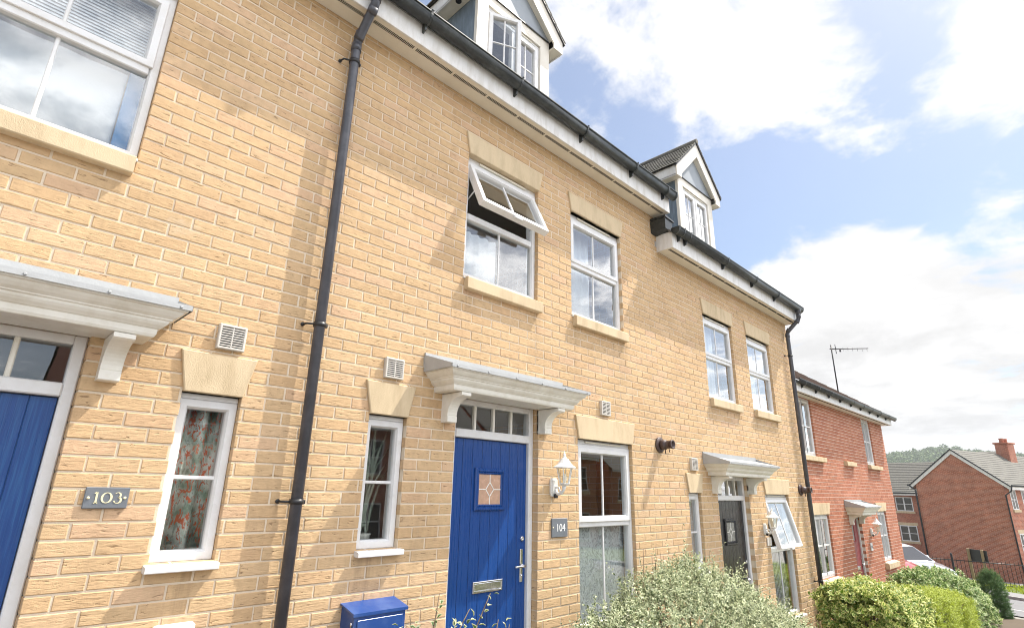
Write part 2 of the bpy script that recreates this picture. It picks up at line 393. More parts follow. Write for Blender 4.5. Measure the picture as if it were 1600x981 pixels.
CLOUDS=[((0.6142, 0.3525, 0.7061), 0.36, 0.2), ((0.7545, 0.2943, 0.5867), 0.2, 0.1), ((0.6015, 0.4995, 0.6234), 0.1, -0.02), ((0.8492, 0.0436, 0.5263), 0.18, 0.2), ((0.8339, -0.0359, 0.5507), 0.14, 0.14), ((0.7917, 0.103, 0.6022), 0.12, -0.22), ((0.8299, 0.1743, 0.5301), 0.11, 0.22), ((0.8497, 0.0976, 0.5182), 0.1, 0.16), ((0.7958, 0.0079, 0.6055), 0.12, -0.12), ((0.7393, 0.1646, 0.6529), 0.1, 0.08), ((0.6624, 0.4796, 0.5755), 0.15, -0.32), ((0.7578, 0.4047, 0.5118), 0.15, -0.3), ((0.5821, 0.483, 0.6541), 0.07, -0.12), ((0.831, 0.3093, 0.4624), 0.16, -0.26), ((0.8838, 0.1768, 0.4332), 0.2, -0.24), ((0.9166, 0.0473, 0.397), 0.22, -0.18), ((0.8959, 0.097, 0.4336), 0.05, 0.12), ((0.8889, 0.3045, 0.3422), 0.13, 0.24), ((0.9311, 0.1992, 0.3055), 0.15, 0.26), ((0.9493, 0.0676, 0.3069), 0.15, 0.26), ((0.9667, 0.1653, 0.1953), 0.25, 0.2), ((0.9872, 0.0595, 0.1478), 0.25, 0.14), ((0.9407, 0.2948, 0.1677), 0.14, 0.1), ((0.2952, 0.5919, 0.75), 0.15, -0.3), ((0.4023, 0.5695, 0.7168), 0.07, -0.35)]
SUN_E=4.0; SKY_S=.088; SKY_SAT=1.15; CLOUD_S=.58; CLOUD_FILL=2.5; EXPO=.96; HAZE=.00035
# ------------------------------------------------------------------ brick walls built brick by brick
def rsub(r,holes):
    out=[r]
    for h in holes:
        nw=[]
        for a in out:
            x0,x1,z0,z1=a
            if h[0]>=x1 or h[1]<=x0 or h[2]>=z1 or h[3]<=z0: nw.append(a); continue
            if h[0]>x0: nw.append((x0,h[0],z0,z1))
            if h[1]<x1: nw.append((h[1],x1,z0,z1))
            a0,a1=max(x0,h[0]),min(x1,h[1])
            if h[2]>z0: nw.append((a0,a1,z0,h[2]))
            if h[3]<z1: nw.append((a0,a1,h[3],z1))
        out=nw
    return out
def brick_wall(parent,x0,x1,z0,z1,holes,mb_mats,y=0.0,depth=.1,clip0=None,clip1=None,name='wall',rough=1.0):
    b=MB(); c=.0032
    k0=int(math.floor((z0-.027)/.075)); k1=int(math.ceil((z1-.027)/.075))
    for k in range(k0,k1):
        za=.027+.075*k+.005; zb=za+.065
        za=max(za,z0); zb=min(zb,z1)
        if zb-za<.012: continue
        ph=.022 if k%2==0 else .1345
        n0=int(math.floor((x0-ph)/.225))-1; n1=int(math.ceil((x1-ph)/.225))+1
        for n in range(n0,n1):
            xa=ph+.225*n+.005; xb=xa+.215
            cx=(xa+xb)/2
            if clip0 is not None: xa=max(xa,clip0)
            elif cx<x0: continue
            if clip1 is not None: xb=min(xb,clip1)
            elif cx>=x1: continue
            if xb-xa<.012: continue
            rd=float(np.clip(RNG.normal(.5,.27),0,1)); yo=float(RNG.uniform(-.0016,.0016))*rough
            e=[float(v)*rough for v in RNG.uniform(-.0014,.0014,6)]
            for (a0,a1,b0,b1) in rsub((xa+e[0],xb+e[1],za+e[2]*.7,zb+e[3]*.7),holes):
                if a1-a0<.012 or b1-b0<.010: continue
                ya=y+yo; vs=[]
                cc=min(c,(a1-a0)*.3,(b1-b0)*.3)
                for (xx,zz,yy) in ((a0+cc,b0+cc,ya),(a1-cc,b0+cc,ya+e[4]),(a1-cc,b1-cc,ya+e[5]),(a0+cc,b1-cc,ya),
                                   (a0,b0,ya+cc),(a1,b0,ya+cc),(a1,b1,ya+cc),(a0,b1,ya+cc),
                                   (a0,b0,y+depth),(a1,b0,y+depth),(a1,b1,y+depth),(a0,b1,y+depth)): vs.append((xx,yy,zz))
                F=[(0,1,2,3)]
                for i in range(4):
                    j=(i+1)%4; F+= [(i+4,j+4,j,i),(i+8,j+8,j+4,i+4)]
                b.add(vs,F,0,rd)
    ym=y+.0045; hs=[(h[0]-.004,h[1]+.004,h[2]-.004,h[3]+.004) for h in holes]
    l=x0 if clip0 is None else clip0; r=x1 if clip1 is None else clip1
    xs=sorted({l,r,*[min(max(v,l),r) for h in hs for v in h[:2]]}); zs=sorted({z0,z1,*[min(max(v,z0),z1) for h in hs for v in h[2:]]})
    for i in range(len(xs)-1):
        for j in range(len(zs)-1):
            cx,cz=(xs[i]+xs[i+1])/2,(zs[j]+zs[j+1])/2
            if any(h[0]<cx<h[1] and h[2]<cz<h[3] for h in hs): continue
            b.quad((xs[i],ym,zs[j]),(xs[i+1],ym,zs[j]),(xs[i+1],ym,zs[j+1]),(xs[i],ym,zs[j+1]),1)
    for h in hs:
        yb=y+depth; q=[(h[0],h[2]),(h[1],h[2]),(h[1],h[3]),(h[0],h[3])]
        for i in range(4):
            p,n=q[i],q[(i+1)%4]; b.quad((p[0],ym,p[1]),(n[0],ym,n[1]),(n[0],yb,n[1]),(p[0],yb,p[1]),1)
    keep=list(XF); set_xf()
    o=mesh_obj(name,b,mb_mats,parent,attr=True); XF[:]=keep
    return o

# ------------------------------------------------------------------ windows
def pane(parent,x0,x1,z0,z1,y,mat=None,mbt=None,name='pane'):
    b=MB(); b.box(x0-.008,x1+.008,y,y+.006,z0-.008,z1+.008)
    if mbt: mbt(b)
    return mesh_obj(name,b,mat or M['glass'],parent)
FPROF=lambda y0,y1,w:[(0,y1),(0,y0),(.003,y0-.003),(w-.012,y0-.003),(w-.002,y0+.014),(w,y0+.03),(w,y1)]
def window(house,x0,x1,z0,z1,transom=None,bar=None,upper_bar=True,open_ang=0,y=.042,head=.045,trans_w=.06,lower_pane=None,upper_pane=None,label=None,sill=None,openz=None,trickle=True,upper_only_sash=True,bars_w=.02):
    """uPVC window: head strip, outer frame, optional transom with an opening top sash"""
    b=MB(); e=.0015; zt=z1-head if head else z1
    if head: b.box(x0+e,x1-e,y+.006,y+.07,zt+.001,z1-e)
    b.ring(x0+e,x1-e,z0+e,zt-e,FPROF(y,y+.07,.05))
    w=.05
    if transom:
        b.box(x0+w-.001,x1-w+.001,y-.001,y+.065,transom-trans_w/2,transom+trans_w/2,.006)
    fr=mesh_obj('window',b,M['pvc'],house)
    if label: fr['label']=label
    if trickle and head:
        t=MB(); cx=(x0+x1)/2; L=(x1-x0)*.33; t.box(cx-L,cx+L,y-.012,y+.005,zt+.012,z1-.012,.003)
        mesh_obj('trickle_vent',t,M['soffit'],fr)
    def light(a0,a1,b0,b1,bx,yy,pm):
        pb=pane(fr,a0,a1,b0,b1,yy+.03,pm)
        if bx is not None:
            k=MB(); k.box(bx-bars_w/2,bx+bars_w/2,yy+.022,yy+.042,b0-.004,b1+.004,.004); mesh_obj('glazing_bar',k,M['pvc'],fr)
    if transom:
        light(x0+w,x1-w,z0+w,transom-trans_w/2,bar,y,lower_pane)
        # opening sash above
        s=MB(); a0,a1,b0,b1=x0+w-.014,x1-w+.014,transom+trans_w/2-.014,zt-w+.014
        s.ring(a0,a1,b0,b1,FPROF(y-.012,y+.05,.052))
        i=len(s.v)
        gl=MB(); gl.box(a0+.045,a1-.045,y+.02,y+.026,b0+.045,b1-.045)
        gb=MB()
        if upper_bar and bar is not None: gb.box(bar-bars_w/2,bar+bars_w/2,y+.012,y+.034,b0+.045,b1-.045,.004)
        pv=(0,y,b1)
        if open_ang:
            for q in (s,gl,gb): q.rot('X',pv,open_ang)
        so=mesh_obj('sash',s,M['pvc'],fr); mesh_obj('pane',gl,upper_pane or M['glass'],fr)
        if open_ang: so['label']='top sash pushed open outwards'
        if gb.v: mesh_obj('glazing_bar',gb,M['pvc'],fr)
        if open_ang:
            ca,sa=math.cos(open_ang),math.sin(open_ang); dz=(b1-b0)
            for xx in (a0+.012,a1-.012):
                h=MB(); h.tube([(xx,y+.03,b1-dz*.72),(xx,y+.02-dz*.62*abs(sa),b1-dz*.62*ca)],.006,6); mesh_obj('window_stay',h,M['pvc'],fr)
            h=MB(); h.box((a0+a1)/2-.05,(a0+a1)/2+.05,y-.03-dz*abs(sa)*.98,y+.0-dz*abs(sa)*.98,b1-dz*ca-.02,b1-dz*ca+.004,.004)
            mesh_obj('window_handle',h,M['pvc'],fr)
    else:
        light(x0+w,x1-w,z0+w,zt-w,None,y,lower_pane)
    if sill:
        s=MB(); pr,th,ov=sill
        s.prism([(y+.02,z0+.002),(-pr,z0-.012),(-pr-.004,z0-.016),(-pr-.004,z0-th+.004),(-pr,z0-th),(.012,z0-th+.006),(y+.02,z0-.012)],'x',x0-ov,x1+ov)
        mesh_obj('sill',s,M['pvc'],fr)
    return fr
def narrow_window(house,x0,x1,z0,z1,pm=None,y=.042,mid=None,label=None):
    b=MB(); e=.0015; hd=.03
    b.box(x0+e,x1-e,y-.004,y+.07,z1-hd,z1-e,.004)
    b.ring(x0+e,x1-e,z0+e,z1-hd-e,FPROF(y,y+.07,.052))
    fr=mesh_obj('window',b,M['pvc'],house)
    if label: fr['label']=label
    pane(fr,x0+.052,x1-.052,z0+.052,z1-hd-.052,y+.03,pm)
    mid=mid or (z0+z1)/2
    k=MB(); k.box(x0+.046,x1-.046,y+.02,y+.042,mid-.01,mid+.01,.004); mesh_obj('glazing_bar',k,M['pvc'],fr)
    s=MB(); s.prism([(y+.02,z0+.002),(-.05,z0-.008),(-.055,z0-.013),(-.055,z0-.036),(-.05,z0-.04),(.012,z0-.036),(y+.02,z0-.010)],'x',x0-.012,x1+.022)
    mesh_obj('sill',s,M['pvc'],fr)
    return fr
def lintel(house,x0,x1,z0,z1,fl=.045,pr=.02,label=None,mat='stone'):
    b=MB(); p=[(x0-.001,z0),(x1+.001,z0),(x1+fl,z1),(x0-fl,z1)]; c=.005
    q=[(x0+c,z0+c),(x1-c,z0+c),(x1+fl-c*1.3,z1-c),(x0-fl+c*1.3,z1-c)]
    vs=[(x,-pr,z) for x,z in q]+[(x,-pr+c,z) for x,z in p]+[(x,.09,z) for x,z in p]
    F=[(0,1,2,3)]
    for i in range(4):
        j=(i+1)%4; F+=[(i,i+4,j+4,j),(i+4,i+8,j+8,j+4)]
    F.append((11,10,9,8)); b.add(vs,F); o=mesh_obj('lintel',b,M[mat],house); return o
def stone_sill(house,x0,x1,z0,z1,pr=.055,mat='stone'):
    b=MB(); b.prism([(.11,z1),(.04,z1),(-pr+.006,z1-.02),(-pr,z1-.027),(-pr,z0+.006),(-pr+.006,z0),(.11,z0)],'x',x0,x1)
    return mesh_obj('stone_sill',b,M[mat],house)

# ------------------------------------------------------------------ door canopy (moulded cornice on two scrolled brackets under a lead cover)
def door_canopy(house,xl,xr,zb,depth=.345,ztop_f=2.47,ztop_b=2.56,upst=.05,corb=True,proud=None):
    # outer lead edge at xl, xr; moulding steps in going down
    h=ztop_f-zb; d=depth
    prof=[(0.0,1.0),(0.0,.90),(.012,.88),(.02,.80),(.034,.70),(.05,.62),(.052,.58),(.060,.56),(.063,.48),(.072,.40),(.084,.33),(.088,.30),(.096,.28),(.098,.10),(.104,.02),(.108,0)]
    b=MB()
    # nested rings: plan outline front at y=-d+off, sides xl+off, xr-off
    rows=[]
    for off,t in prof:
        z=zb+h*t; rows.append([(xl+off+.012,.03,z),(xl+off+.012,-d+off+.012,z),(xr-off-.012,-d+off+.012,z),(xr-off-.012,.03,z)])
    vs=[p for r in rows for p in r]; F=[]
    for i in range(len(rows)-1):
        for k in range(3): F.append((i*4+k,i*4+k+1,(i+1)*4+k+1,(i+1)*4+k))
    n=len(rows); F.append((0,1,2,3)); F.append(((n-1)*4+3,(n-1)*4+2,(n-1)*4+1,(n-1)*4))
    b.add(vs,F); cn=mesh_obj('door_canopy',b,M['grp'],house)
    # lead cover: sloping sheet with a turned-down edge, upstand on the wall
    l=MB(); e=.0
    zt=ztop_f+.018
    a=[(xl,.0,ztop_b),(xl,-d,zt),(xr,-d,zt),(xr,.0,ztop_b)]
    lo=[(xl,.0,ztop_b-.035),(xl,-d,ztop_f-.008),(xr,-d,ztop_f-.008),(xr,.0,ztop_b-.035)]
    l.add(a+lo,[(0,1,2,3),(4,5,1,0),(5,6,2,1),(6,7,3,2),(7,6,5,4)])
    # end cheeks rising to the upstand
    l.prism([(-.001,ztop_b-.04),(-.001,ztop_b+upst),(-.015,ztop_b+upst),(-.018,ztop_b-.04)],'x',xl-.002,xr+.002)
    for x in (xl-.003,xr+.003): l.add([(x,-.004,ztop_b+upst*.7),(x,-.004,ztop_f-.008),(x,-d+.005,ztop_f-.008),(x,-d+.005,zt)],[(0,1,2,3)])
    lo_=mesh_obj('lead_cover',l,M['lead'],cn)
    s=MB()
    nn=6
    for i in range(nn):
        x=xl+.05+(xr-xl-.1)*i/(nn-1); s.lathe([(.007,-d-.001),(.007,-d-.004),(.004,-d-.006)],(x,0,zt-.016),8,'y')
    mesh_obj('fixing_screw',s,M['lead'],cn)
    if corb:
        w=.09
        for x in (xl+.19,xr-.19-w-.04):
            c=MB(); zc=zb-.005; z0=zb-.215
            poly=[(-.235,zc),(-.235,zc-.022)]
            for i in range(11):
                t=i/10*pi/2; poly.append((-.075-.145*(1-math.sin(t)) if False else -.22+.145*math.sin(t),zc-.03-.125*(1-math.cos(t))))
            poly+=[(-.072,zc-.16),(-.078,zc-.162),(-.078,z0+.004),(-.074,z0),(.02,z0),(.02,zc)]
            c.prism(poly,'x',x,x+w)
            # raised side fillets
            poly2=[(p[0]+.016 if p[0]<-.03 else p[0],p[1]-.012 if p[1]>zc-.14 else p[1]+.012) for p in poly]
            mesh_obj('scroll_bracket',c,M['grp'],cn)
    return cn

def mould_rect(b,x0,x1,z0,z1,w,y0,pr):
    b.ring(x0,x1,z0,z1,[(0,y0+.004),(0,y0-pr*.6),(w*.2,y0-pr),(w*.5,y0-pr),(w*.62,y0-pr*.5),(w*.8,y0-pr*.8),(w,y0-pr*.3),(w,y0+.004)])
def door(house,x0,x1,z0,ztr0,ztr1,z1,mat,frost,y=.06,fan=4,hinge='l',win=(3.01,3.342,1.47,1.795),lbox=(3.03,3.34,.88,.96),groove=.105,label=None,fanmat='glass',diamond=True):
    fw=.055
    b=MB(); e=.0015
    # frame: jambs, head, transom
    b.box(x0+e,x0+fw,y,y+.08,z0+.002,z1-e,.006); b.box(x1-fw,x1-e,y,y+.08,z0+.002,z1-e,.006)
    b.box(x0+fw-.001,x1-fw+.001,y+.0015,y+.0785,z1-.05,z1-e-.001,.005); b.box(x0+fw-.001,x1-fw+.001,y-.006,y+.0785,ztr0,ztr1,.006)
    b.box(x0+fw-.001,x1-fw+.001,y-.03,y+.078,z0+.002,z0+.03,.006)
    fr=mesh_obj('door_frame',b,M['pvc'] if mat!='reddoor' else M['white'],house)
    if fan:
        pane(fr,x0+fw,x1-fw,ztr1,z1-.05,y+.035,M[fanmat])
        for i in range(1,fan):
            k=MB(); x=x0+fw+(x1-x0-2*fw)*i/fan; k.box(x-.012,x+.012,y+.012,y+.048,ztr1-.003,z1-.048,.005)
            mesh_obj('glazing_bar',k,M['grp'],fr)
    # leaf with tongue-and-groove boards
    a0,a1=x0+fw+.003,x1-fw-.003; yl=y+.03
    L=MB(); zl0,zl1=z0+.034,ztr0-.004
    n=max(1,int(round((a1-a0)/groove)))
    L.box(a0,a1,yl+.006,yl+.045,zl0,zl1)
    for i in range(n):
        p0=a0+(a1-a0)*i/n; p1=a0+(a1-a0)*(i+1)/n
        L.box(p0+(.0015 if i else 0),p1-(.0015 if i<n-1 else 0),yl,yl+.02,zl0+.001,zl1-.001,.0022)
    lf=mesh_obj('door_leaf',L,M[mat],house)
    if label: lf['label']=label
    if win:
        q=MB(); mould_rect(q,win[0],win[1],win[2],win[3],.048,yl,.022); mesh_obj('glazing_moulding',q,M[mat],lf)
        wx0,wx1,wz0,wz1=win[0]+.046,win[1]-.046,win[2]+.046,win[3]-.046
        q=MB(); q.box(wx0,wx1,yl-.006,yl-.002,wz0,wz1); mesh_obj('door_light',q,M[frost],lf)
        q=MB(); cx,cz=(wx0+wx1)/2,(wz0+wz1)/2; r=.055; t=.0035; yy=yl-.0085
        def strip(p,s_):
            d=(Vector(s_)-Vector(p)).normalized(); nn=Vector((-d.y,d.x))*t
            q.prism([(p[0]+nn.x,p[1]+nn.y),(p[0]-nn.x,p[1]-nn.y),(s_[0]-nn.x,s_[1]-nn.y),(s_[0]+nn.x,s_[1]+nn.y)],'y',yy,yy+.003)
        if diamond:
            D=[(cx,cz+r),(cx+r*.8,cz),(cx,cz-r),(cx-r*.8,cz)]
            for i in range(4): strip(D[i],D[(i+1)%4])
            strip((cx,cz+r),(cx,wz1)); strip((cx,cz-r),(cx,wz0)); strip((cx+r*.8,cz),(wx1,cz)); strip((cx-r*.8,cz),(wx0,cz))
            mesh_obj('lead_came',q,M['leadstrip'],lf)
    if lbox:
        q=MB(); q.ring(lbox[0],lbox[1],lbox[2],lbox[3],[(0,yl+.003),(0,yl-.012),(.004,yl-.015),(.012,yl-.015),(.016,yl-.009),(.016,yl+.003)])
        q.box(lbox[0]+.015,lbox[1]-.015,yl-.011,yl-.002,lbox[2]+.015,lbox[3]-.015,.003); mesh_obj('letter_plate',q,M['chrome'],lf)
    hx=a1-.05 if hinge=='l' else a0+.05; sg=-1 if hinge=='l' else 1
    q=MB(); zc=z0+1.04
    q.box(hx-.016,hx+.016,yl-.010,yl,zc-.125,zc+.125,.005)
    q.tube([(hx,yl-.008,zc),(hx,yl-.05,zc)],.010,10); q.tube([(hx,yl-.05,zc),(hx+sg*.03,yl-.055,zc),(hx+sg*.115,yl-.05,zc-.002)],[.011,.010,.008],10)
    q.lathe([(.009,yl-.011),(.009,yl-.016),(.0,yl-.016)],(hx,0,zc-.075),10,'y'); mesh_obj('door_handle',q,M['chrome'],lf)
    q=MB(); q.lathe([(.020,yl),(.020,yl-.008),(.015,yl-.012),(.006,yl-.012),(.006,yl-.009),(0,yl-.009)],(hx+.008*(-sg),0,z0+1.245),14,'y'); mesh_obj('door_lock',q,M['chrome'],lf)
    return lf

# ------------------------------------------------------------------ eaves
def gutter(house,x0,x1,yc,zt,r=.058,dz=.088,brk=None,end0=False,end1=False,seed=0,name='gutter'):
    b=MB(); pts=[]
    for i in range(13):
        t=pi*i/12; pts.append((-math.cos(t)*r,-math.sin(t)**.8*dz))
    inn=[(p[0]*.93,p[1]*.95) for p in pts[::-1]]
    lip=[(-r-.006,.004),(-r-.006,-.010)]
    poly=[(yc+p[0],zt+p[1]) for p in pts]+[(yc+p[0],zt+p[1]) for p in inn]
    n=len(poly); vs=[(x0,*p) for p in poly]+[(x1,*p) for p in poly]
    F=[(i,i+n,(i+1)%n+n,(i+1)%n) for i in range(n)]+[tuple(range(n)),tuple(range(2*n-1,n-1,-1))]
    f0=len(b.f); b.add(vs,F); b.smooth.update(range(f0,f0+n))
    b.box(x0,x1,yc-r-.007,yc-r+.004,zt-.012,zt+.004,.003)
    for e,x in ((end0,x0),(end1,x1)):
        if e: b.prism([(yc+p[0]*1.07,zt+p[1]*1.06+.003) for p in pts],'x',x-.012,x+.012)
    go=mesh_obj(name,b,M['gutter'],house)
    for x in brk or []:
        k=MB(); q=[(yc+p[0]*1.09-.001,zt+p[1]*1.09) for p in pts]; q2=[(yc+p[0]*1.01,zt+p[1]*1.01) for p in pts[::-1]]
        k.prism([(q[0][0]-.006,zt+.012)]+q+[(q[-1][0],zt+.01)]+q2,'x',x-.011,x+.011)
        k.prism([(yc+r*1.05,zt-.02),(yc+.012,zt-dz*1.07),(yc+r*.35,zt-dz*1.5),(yc+r*1.05,zt-dz*1.62)],'x',x-.008,x+.008)
        mesh_obj('gutter_bracket',k,M['gutter'],go)
    return go
def eaves(house,x0,x1,zs,zf,zg,ret0=False,ret1=False,brk=(),vents=None,yb=-.215,gx=None,e0=False,e1=False):
    b=MB(); b.box(x0,x1,yb,-.003,zs-.012,zs,0); so=mesh_obj('soffit',b,M['soffit'],house)
    b=MB(); b.box(x0+.001,x1-.001,yb-.02,yb-.001,zs-.022,zf,.003)
    if ret0: b.box(x0-.018,x0-.001,yb-.0185,.02,zs-.021,zf-.002,.003)
    if ret1: b.box(x1+.001,x1+.018,yb-.0185,.02,zs-.021,zf-.002,.003)
    mesh_obj('fascia',b,M['white'],house)
    n=0; x=x0+.03
    while x<x1-.05:
        # groups of near-black slips painting the shade inside vent slots
        gl=.40
        b0=x; v=MB()
        while b0<min(x+gl-.03,x1-.03):
            v.box(b0,b0+.0075,yb+.045,yb+.078,zs-.0135,zs-.0115); b0+=.0135
        x+=gl
        if v.v: mesh_obj('soffit_vent',v,M['dark'],so)
    s=MB(); yy=yb-.020
    x=x0+.4
    while x<x1:
        s.lathe([(.006,yy-.003),(.005,yy+.002)],(x,0,zs+.03),6,'y'); s.lathe([(.006,yy-.003),(.005,yy+.002)],(x+.02,0,zs+.115),6,'y'); x+=.6
    mesh_obj('nail_cap',s,M['pvc'],so)
    gg=gx or (x0,x1)
    return gutter(house,gg[0],gg[1],yb-.02-.062,zg,brk=brk,end0=e0,end1=e1)
def downpipe(house,x,ztop,zbot,zs,yg=-.297,y=-.07,brackets=(),r=.034):
    b=MB()
    b.lathe([(.05,ztop),(.05,ztop-.03),(.042,ztop-.05),(.042,ztop-.09)],(x,yg,0),18)
    path=[(x,yg,ztop-.05),(x,yg,zs+.03),(x,yg+.012,zs-.01),(x,y-.012,zs-.20),(x,y,zs-.245),(x,y,zbot)]
    b.tube(path,r,18)
    for p,q in (((x,yg,zs+.10),(x,yg,zs+.02)),((x,yg+.02,zs-.022),(x,yg+.05,zs-.063)),((x,y-.05,zs-.148),(x,y-.012,zs-.20)),((x,y,zs-.235),(x,y,zs-.30))):
        b.tube([p,q],r*1.12,18)
    o=mesh_obj('downpipe',b,M['pipe'],house)
    for z in brackets:
        k=MB(); k.lathe([(r*1.05,z-.014),(r*1.22,z-.014),(r*1.22,z+.014),(r*1.05,z+.014)],(x,y,0),18)
        k.tube([(x-.03,y,z),(x-.075,y+.02,z),(x-.085,-.006,z)],.007,8); k.lathe([(.013,-.002),(.013,-.012),(.006,-.014)],(x-.085,0,z),10,'y')
        k.box(x+.03,x+.05,y-.012,y+.012,z-.012,z+.012,.003)
        mesh_obj('pipe_bracket',k,M['black'],o)
    return o

def tiles(b,p00,p10,p01,rows,cols,th=.012,lift=.014):
    # p00 eave start, p10 eave end, p01 ridge start : overlapping plain tiles
    A=Vector(p00);U=(Vector(p10)-A);Vv=(Vector(p01)-A); N=U.cross(Vv).normalized()
    if N.z<0: N=-N
    for r in range(rows):
        sh=(r%2)*.5
        for c in range(-1,cols+1):
            u0=max(0,(c+sh)/cols); u1=min(1,(c+1+sh)/cols)
            if u1-u0<.004: continue
            g_=.0018/U.length
            v0=r/rows; v1=min(1,(r+1.25)/rows)
            jl=float(RNG.uniform(0,.004)); ju=float(RNG.uniform(-.003,.003))/Vv.length
            q=[]
            for (u,v,l) in ((u0+g_,v0+ju,lift+jl),(u1-g_,v0+ju,lift+jl+float(RNG.uniform(-.001,.002))),(u1-g_,v1,.0),(u0+g_,v1,.0)):
                q.append(A+U*u+Vv*v+N*(l+.004))
            t=[x-N*th for x in q]
            b.add([*q,*t],[(0,1,2,3),(7,6,5,4),(0,4,5,1),(1,5,6,2),(2,6,7,3),(3,7,4,0)],0,float(RNG.random()))
    return b

# ------------------------------------------------------------------ dormer (front gable window standing on the roof)
def dormer(house,open_sash=False,zoff=.45):
    # coordinates of the right-hand dormer shifted; base numbers for the 104 house
    X0,X1=3.03,4.22; cx=(X0+X1)/2; yf=.37; zo=zoff; zb=5.2; hw=(X1-X0)/2
    zk=6.42+zo-.0; # eaves soffit
    b=MB()  # front board face with opening
    ox0,ox1,oz0,oz1=cx-.435,cx+.435,5.15+zo,6.43+zo
    b.box(X0,ox0,yf,yf+.05,zb,zk+.165,.003); b.box(ox1,X1,yf,yf+.05,zb,zk+.165,.003); b.box(ox0-.001,ox1+.001,yf+.001,yf+.049,oz1,zk+.164)
    root=mesh_obj('dormer',b,M['cream'],house)
    # cheeks
    for x0,x1 in ((X0+.002,X0+.03),(X1-.03,X1-.002)):
        c=MB(); c.prism([(yf+.05,zb),(3.2,7.7),(3.2,zk+.2),(yf+.05,zk+.2)],'x',x0,x1); mesh_obj('dormer_cheek',c,M['cheek'],root)
    # gable panel
    gz=6.589+zo
    c=MB(); c.prism([(cx-hw,gz-.01),(cx+hw,gz-.01),(cx+hw,gz+.05),(cx,gz+.05+hw),(cx-hw,gz+.05)],'y',yf-.004,yf+.03); mesh_obj('gable_panel',c,M['gablegrey'],root)
    c=MB(); c.box(X0+.02,X1-.02,yf-.016,yf-.0045,gz-.022,gz-.004,.002); mesh_obj('dark_bead',c,M['black'],root)
    # bargeboards, box ends, soffits
    yb=.285; ap=7.44+zo; ow=.76
    sl=1.0
    c=MB()
    for s in (-1,1):
        po=[(cx,ap-.02),(cx+s*ow,ap-.02-ow*sl),(cx+s*ow,ap-.02-ow*sl-.19),(cx+s*(ow-.16),ap-.02-ow*sl-.19),(cx+s*(ow-.16),ap-.02-ow*sl-.19+.07),(cx,ap-.30)]
        c.prism(po,'y',yb,yb+.022)
    mesh_obj('bargeboard',c,M['cream'],root)
    for s in (-1,1):
        c=MB(); zs=ap-.02-ow*sl-.185
        c.add([(cx+s*.0,yb+.021,ap-.31),(cx+s*(ow-.16),yb+.021,ap-.31-(ow-.16)*1.0+.07),(cx+s*(ow-.16),yf+.01,ap-.31-(ow-.16)*1.0+.07),(cx,yf+.01,ap-.31)],[(0,1,2,3)])
        xo,xi=cx+s*ow,cx+s*(hw+.001)
        c.box(min(xo,xi),max(xo,xi),yb+.0215,3.0,zs,zs+.012); mesh_obj('dormer_soffit',c,M['soffit'],root)
        c=MB(); c.box(xo-(.018 if s>0 else 0),xo+(.018 if s<0 else 0),yb+.0225,3.2,zs-.012,zs+.17,.002); mesh_obj('dormer_fascia',c,M['white'],root)
        for yy in (.62,1.3):
            c=MB(); c.lathe([(.035,zs-.006),(.035,zs+.002),(.022,zs+.002)],((xo+xi)/2,yy,0),14); mesh_obj('soffit_vent',c,M['black'],root)
        c=MB()
        e0=(cx+s*(ow+.03),yb-.025,ap-ow*sl-.035); e1=(cx+s*(ow+.03),3.3,ap-ow*sl-.035); rr=(cx,yb-.025,ap+.0)
        tiles(c,e0,e1,rr,9,14,.012,.014)
        c.add([(e0[0],yb+.02,e0[2]-.012),(e1[0],3.3,e1[2]-.012),(cx,3.3,ap-.012),(cx,yb+.02,ap-.012)],[(0,1,2,3)])
        mesh_obj('dormer_roof',c,M['slate'],root)
        c=MB(); c.prism([(cx+s*.0,ap-.012),(cx+s*(ow+.03),ap-.012-(ow+.03)),(cx+s*(ow+.03),ap-.035-(ow+.03)),(cx,ap-.035)],'y',yb-.02,yb+.02); mesh_obj('verge_strip',c,M['black'],root)
    c=MB(); c.tube([(cx,yb-.03,ap+.005),(cx,3.2,ap+.005)],.045,10); mesh_obj('ridge_tile',c,M['slate'],root)
    # windows: two casements
    yw=yf+.03; fz0,fz1=oz0,oz1-.035
    w=MB(); w.box(ox0+.002,ox1-.002,yw-.005,yw+.06,oz1-.034,oz1-.002,.004); w.ring(ox0+.002,ox1-.002,fz0,fz1,FPROF(yw,yw+.06,.045))
    w.box(cx-.03,cx+.03,yw-.001,yw+.055,fz0+.04,fz1-.04,.005); mesh_obj('window_frame',w,M['pvc'],root)
    w=MB(); w.box(cx-.3,cx+.3,yw-.014,yw-.004,oz1-.028,oz1-.010,.003); mesh_obj('trickle_vent',w,M['soffit'],root)
    for s in (-1,1):
        a0,a1=(ox0+.032,cx-.016) if s<0 else (cx+.016,ox1-.032)
        q=MB(); gl=MB(); gb=MB()
        q.ring(a0,a1,fz0+.03,fz1-.03,FPROF(yw-.012,yw+.045,.055)); gl.box(a0+.05,a1-.05,yw+.016,yw+.022,fz0+.08,fz1-.08)
        mx=(a0+a1)/2; gb.box(mx-.009,mx+.009,yw+.008,yw+.03,fz0+.08,fz1-.08,.003)
        for zz in (fz0+.34*(fz1-fz0),fz0+.665*(fz1-fz0)): gb.box(a0+.05,a1-.05,yw+.009,yw+.029,zz-.009,zz+.009,.003)
        if s<0 and open_sash:
            for u in (q,gl,gb): u.rot('Z',(a0,yw-.01,0),-math.radians(26))
        mesh_obj('casement',q,M['pvc'],root); mesh_obj('pane',gl,M['glass'],root); mesh_obj('glazing_bar',gb,M['pvc'],root)
    return root
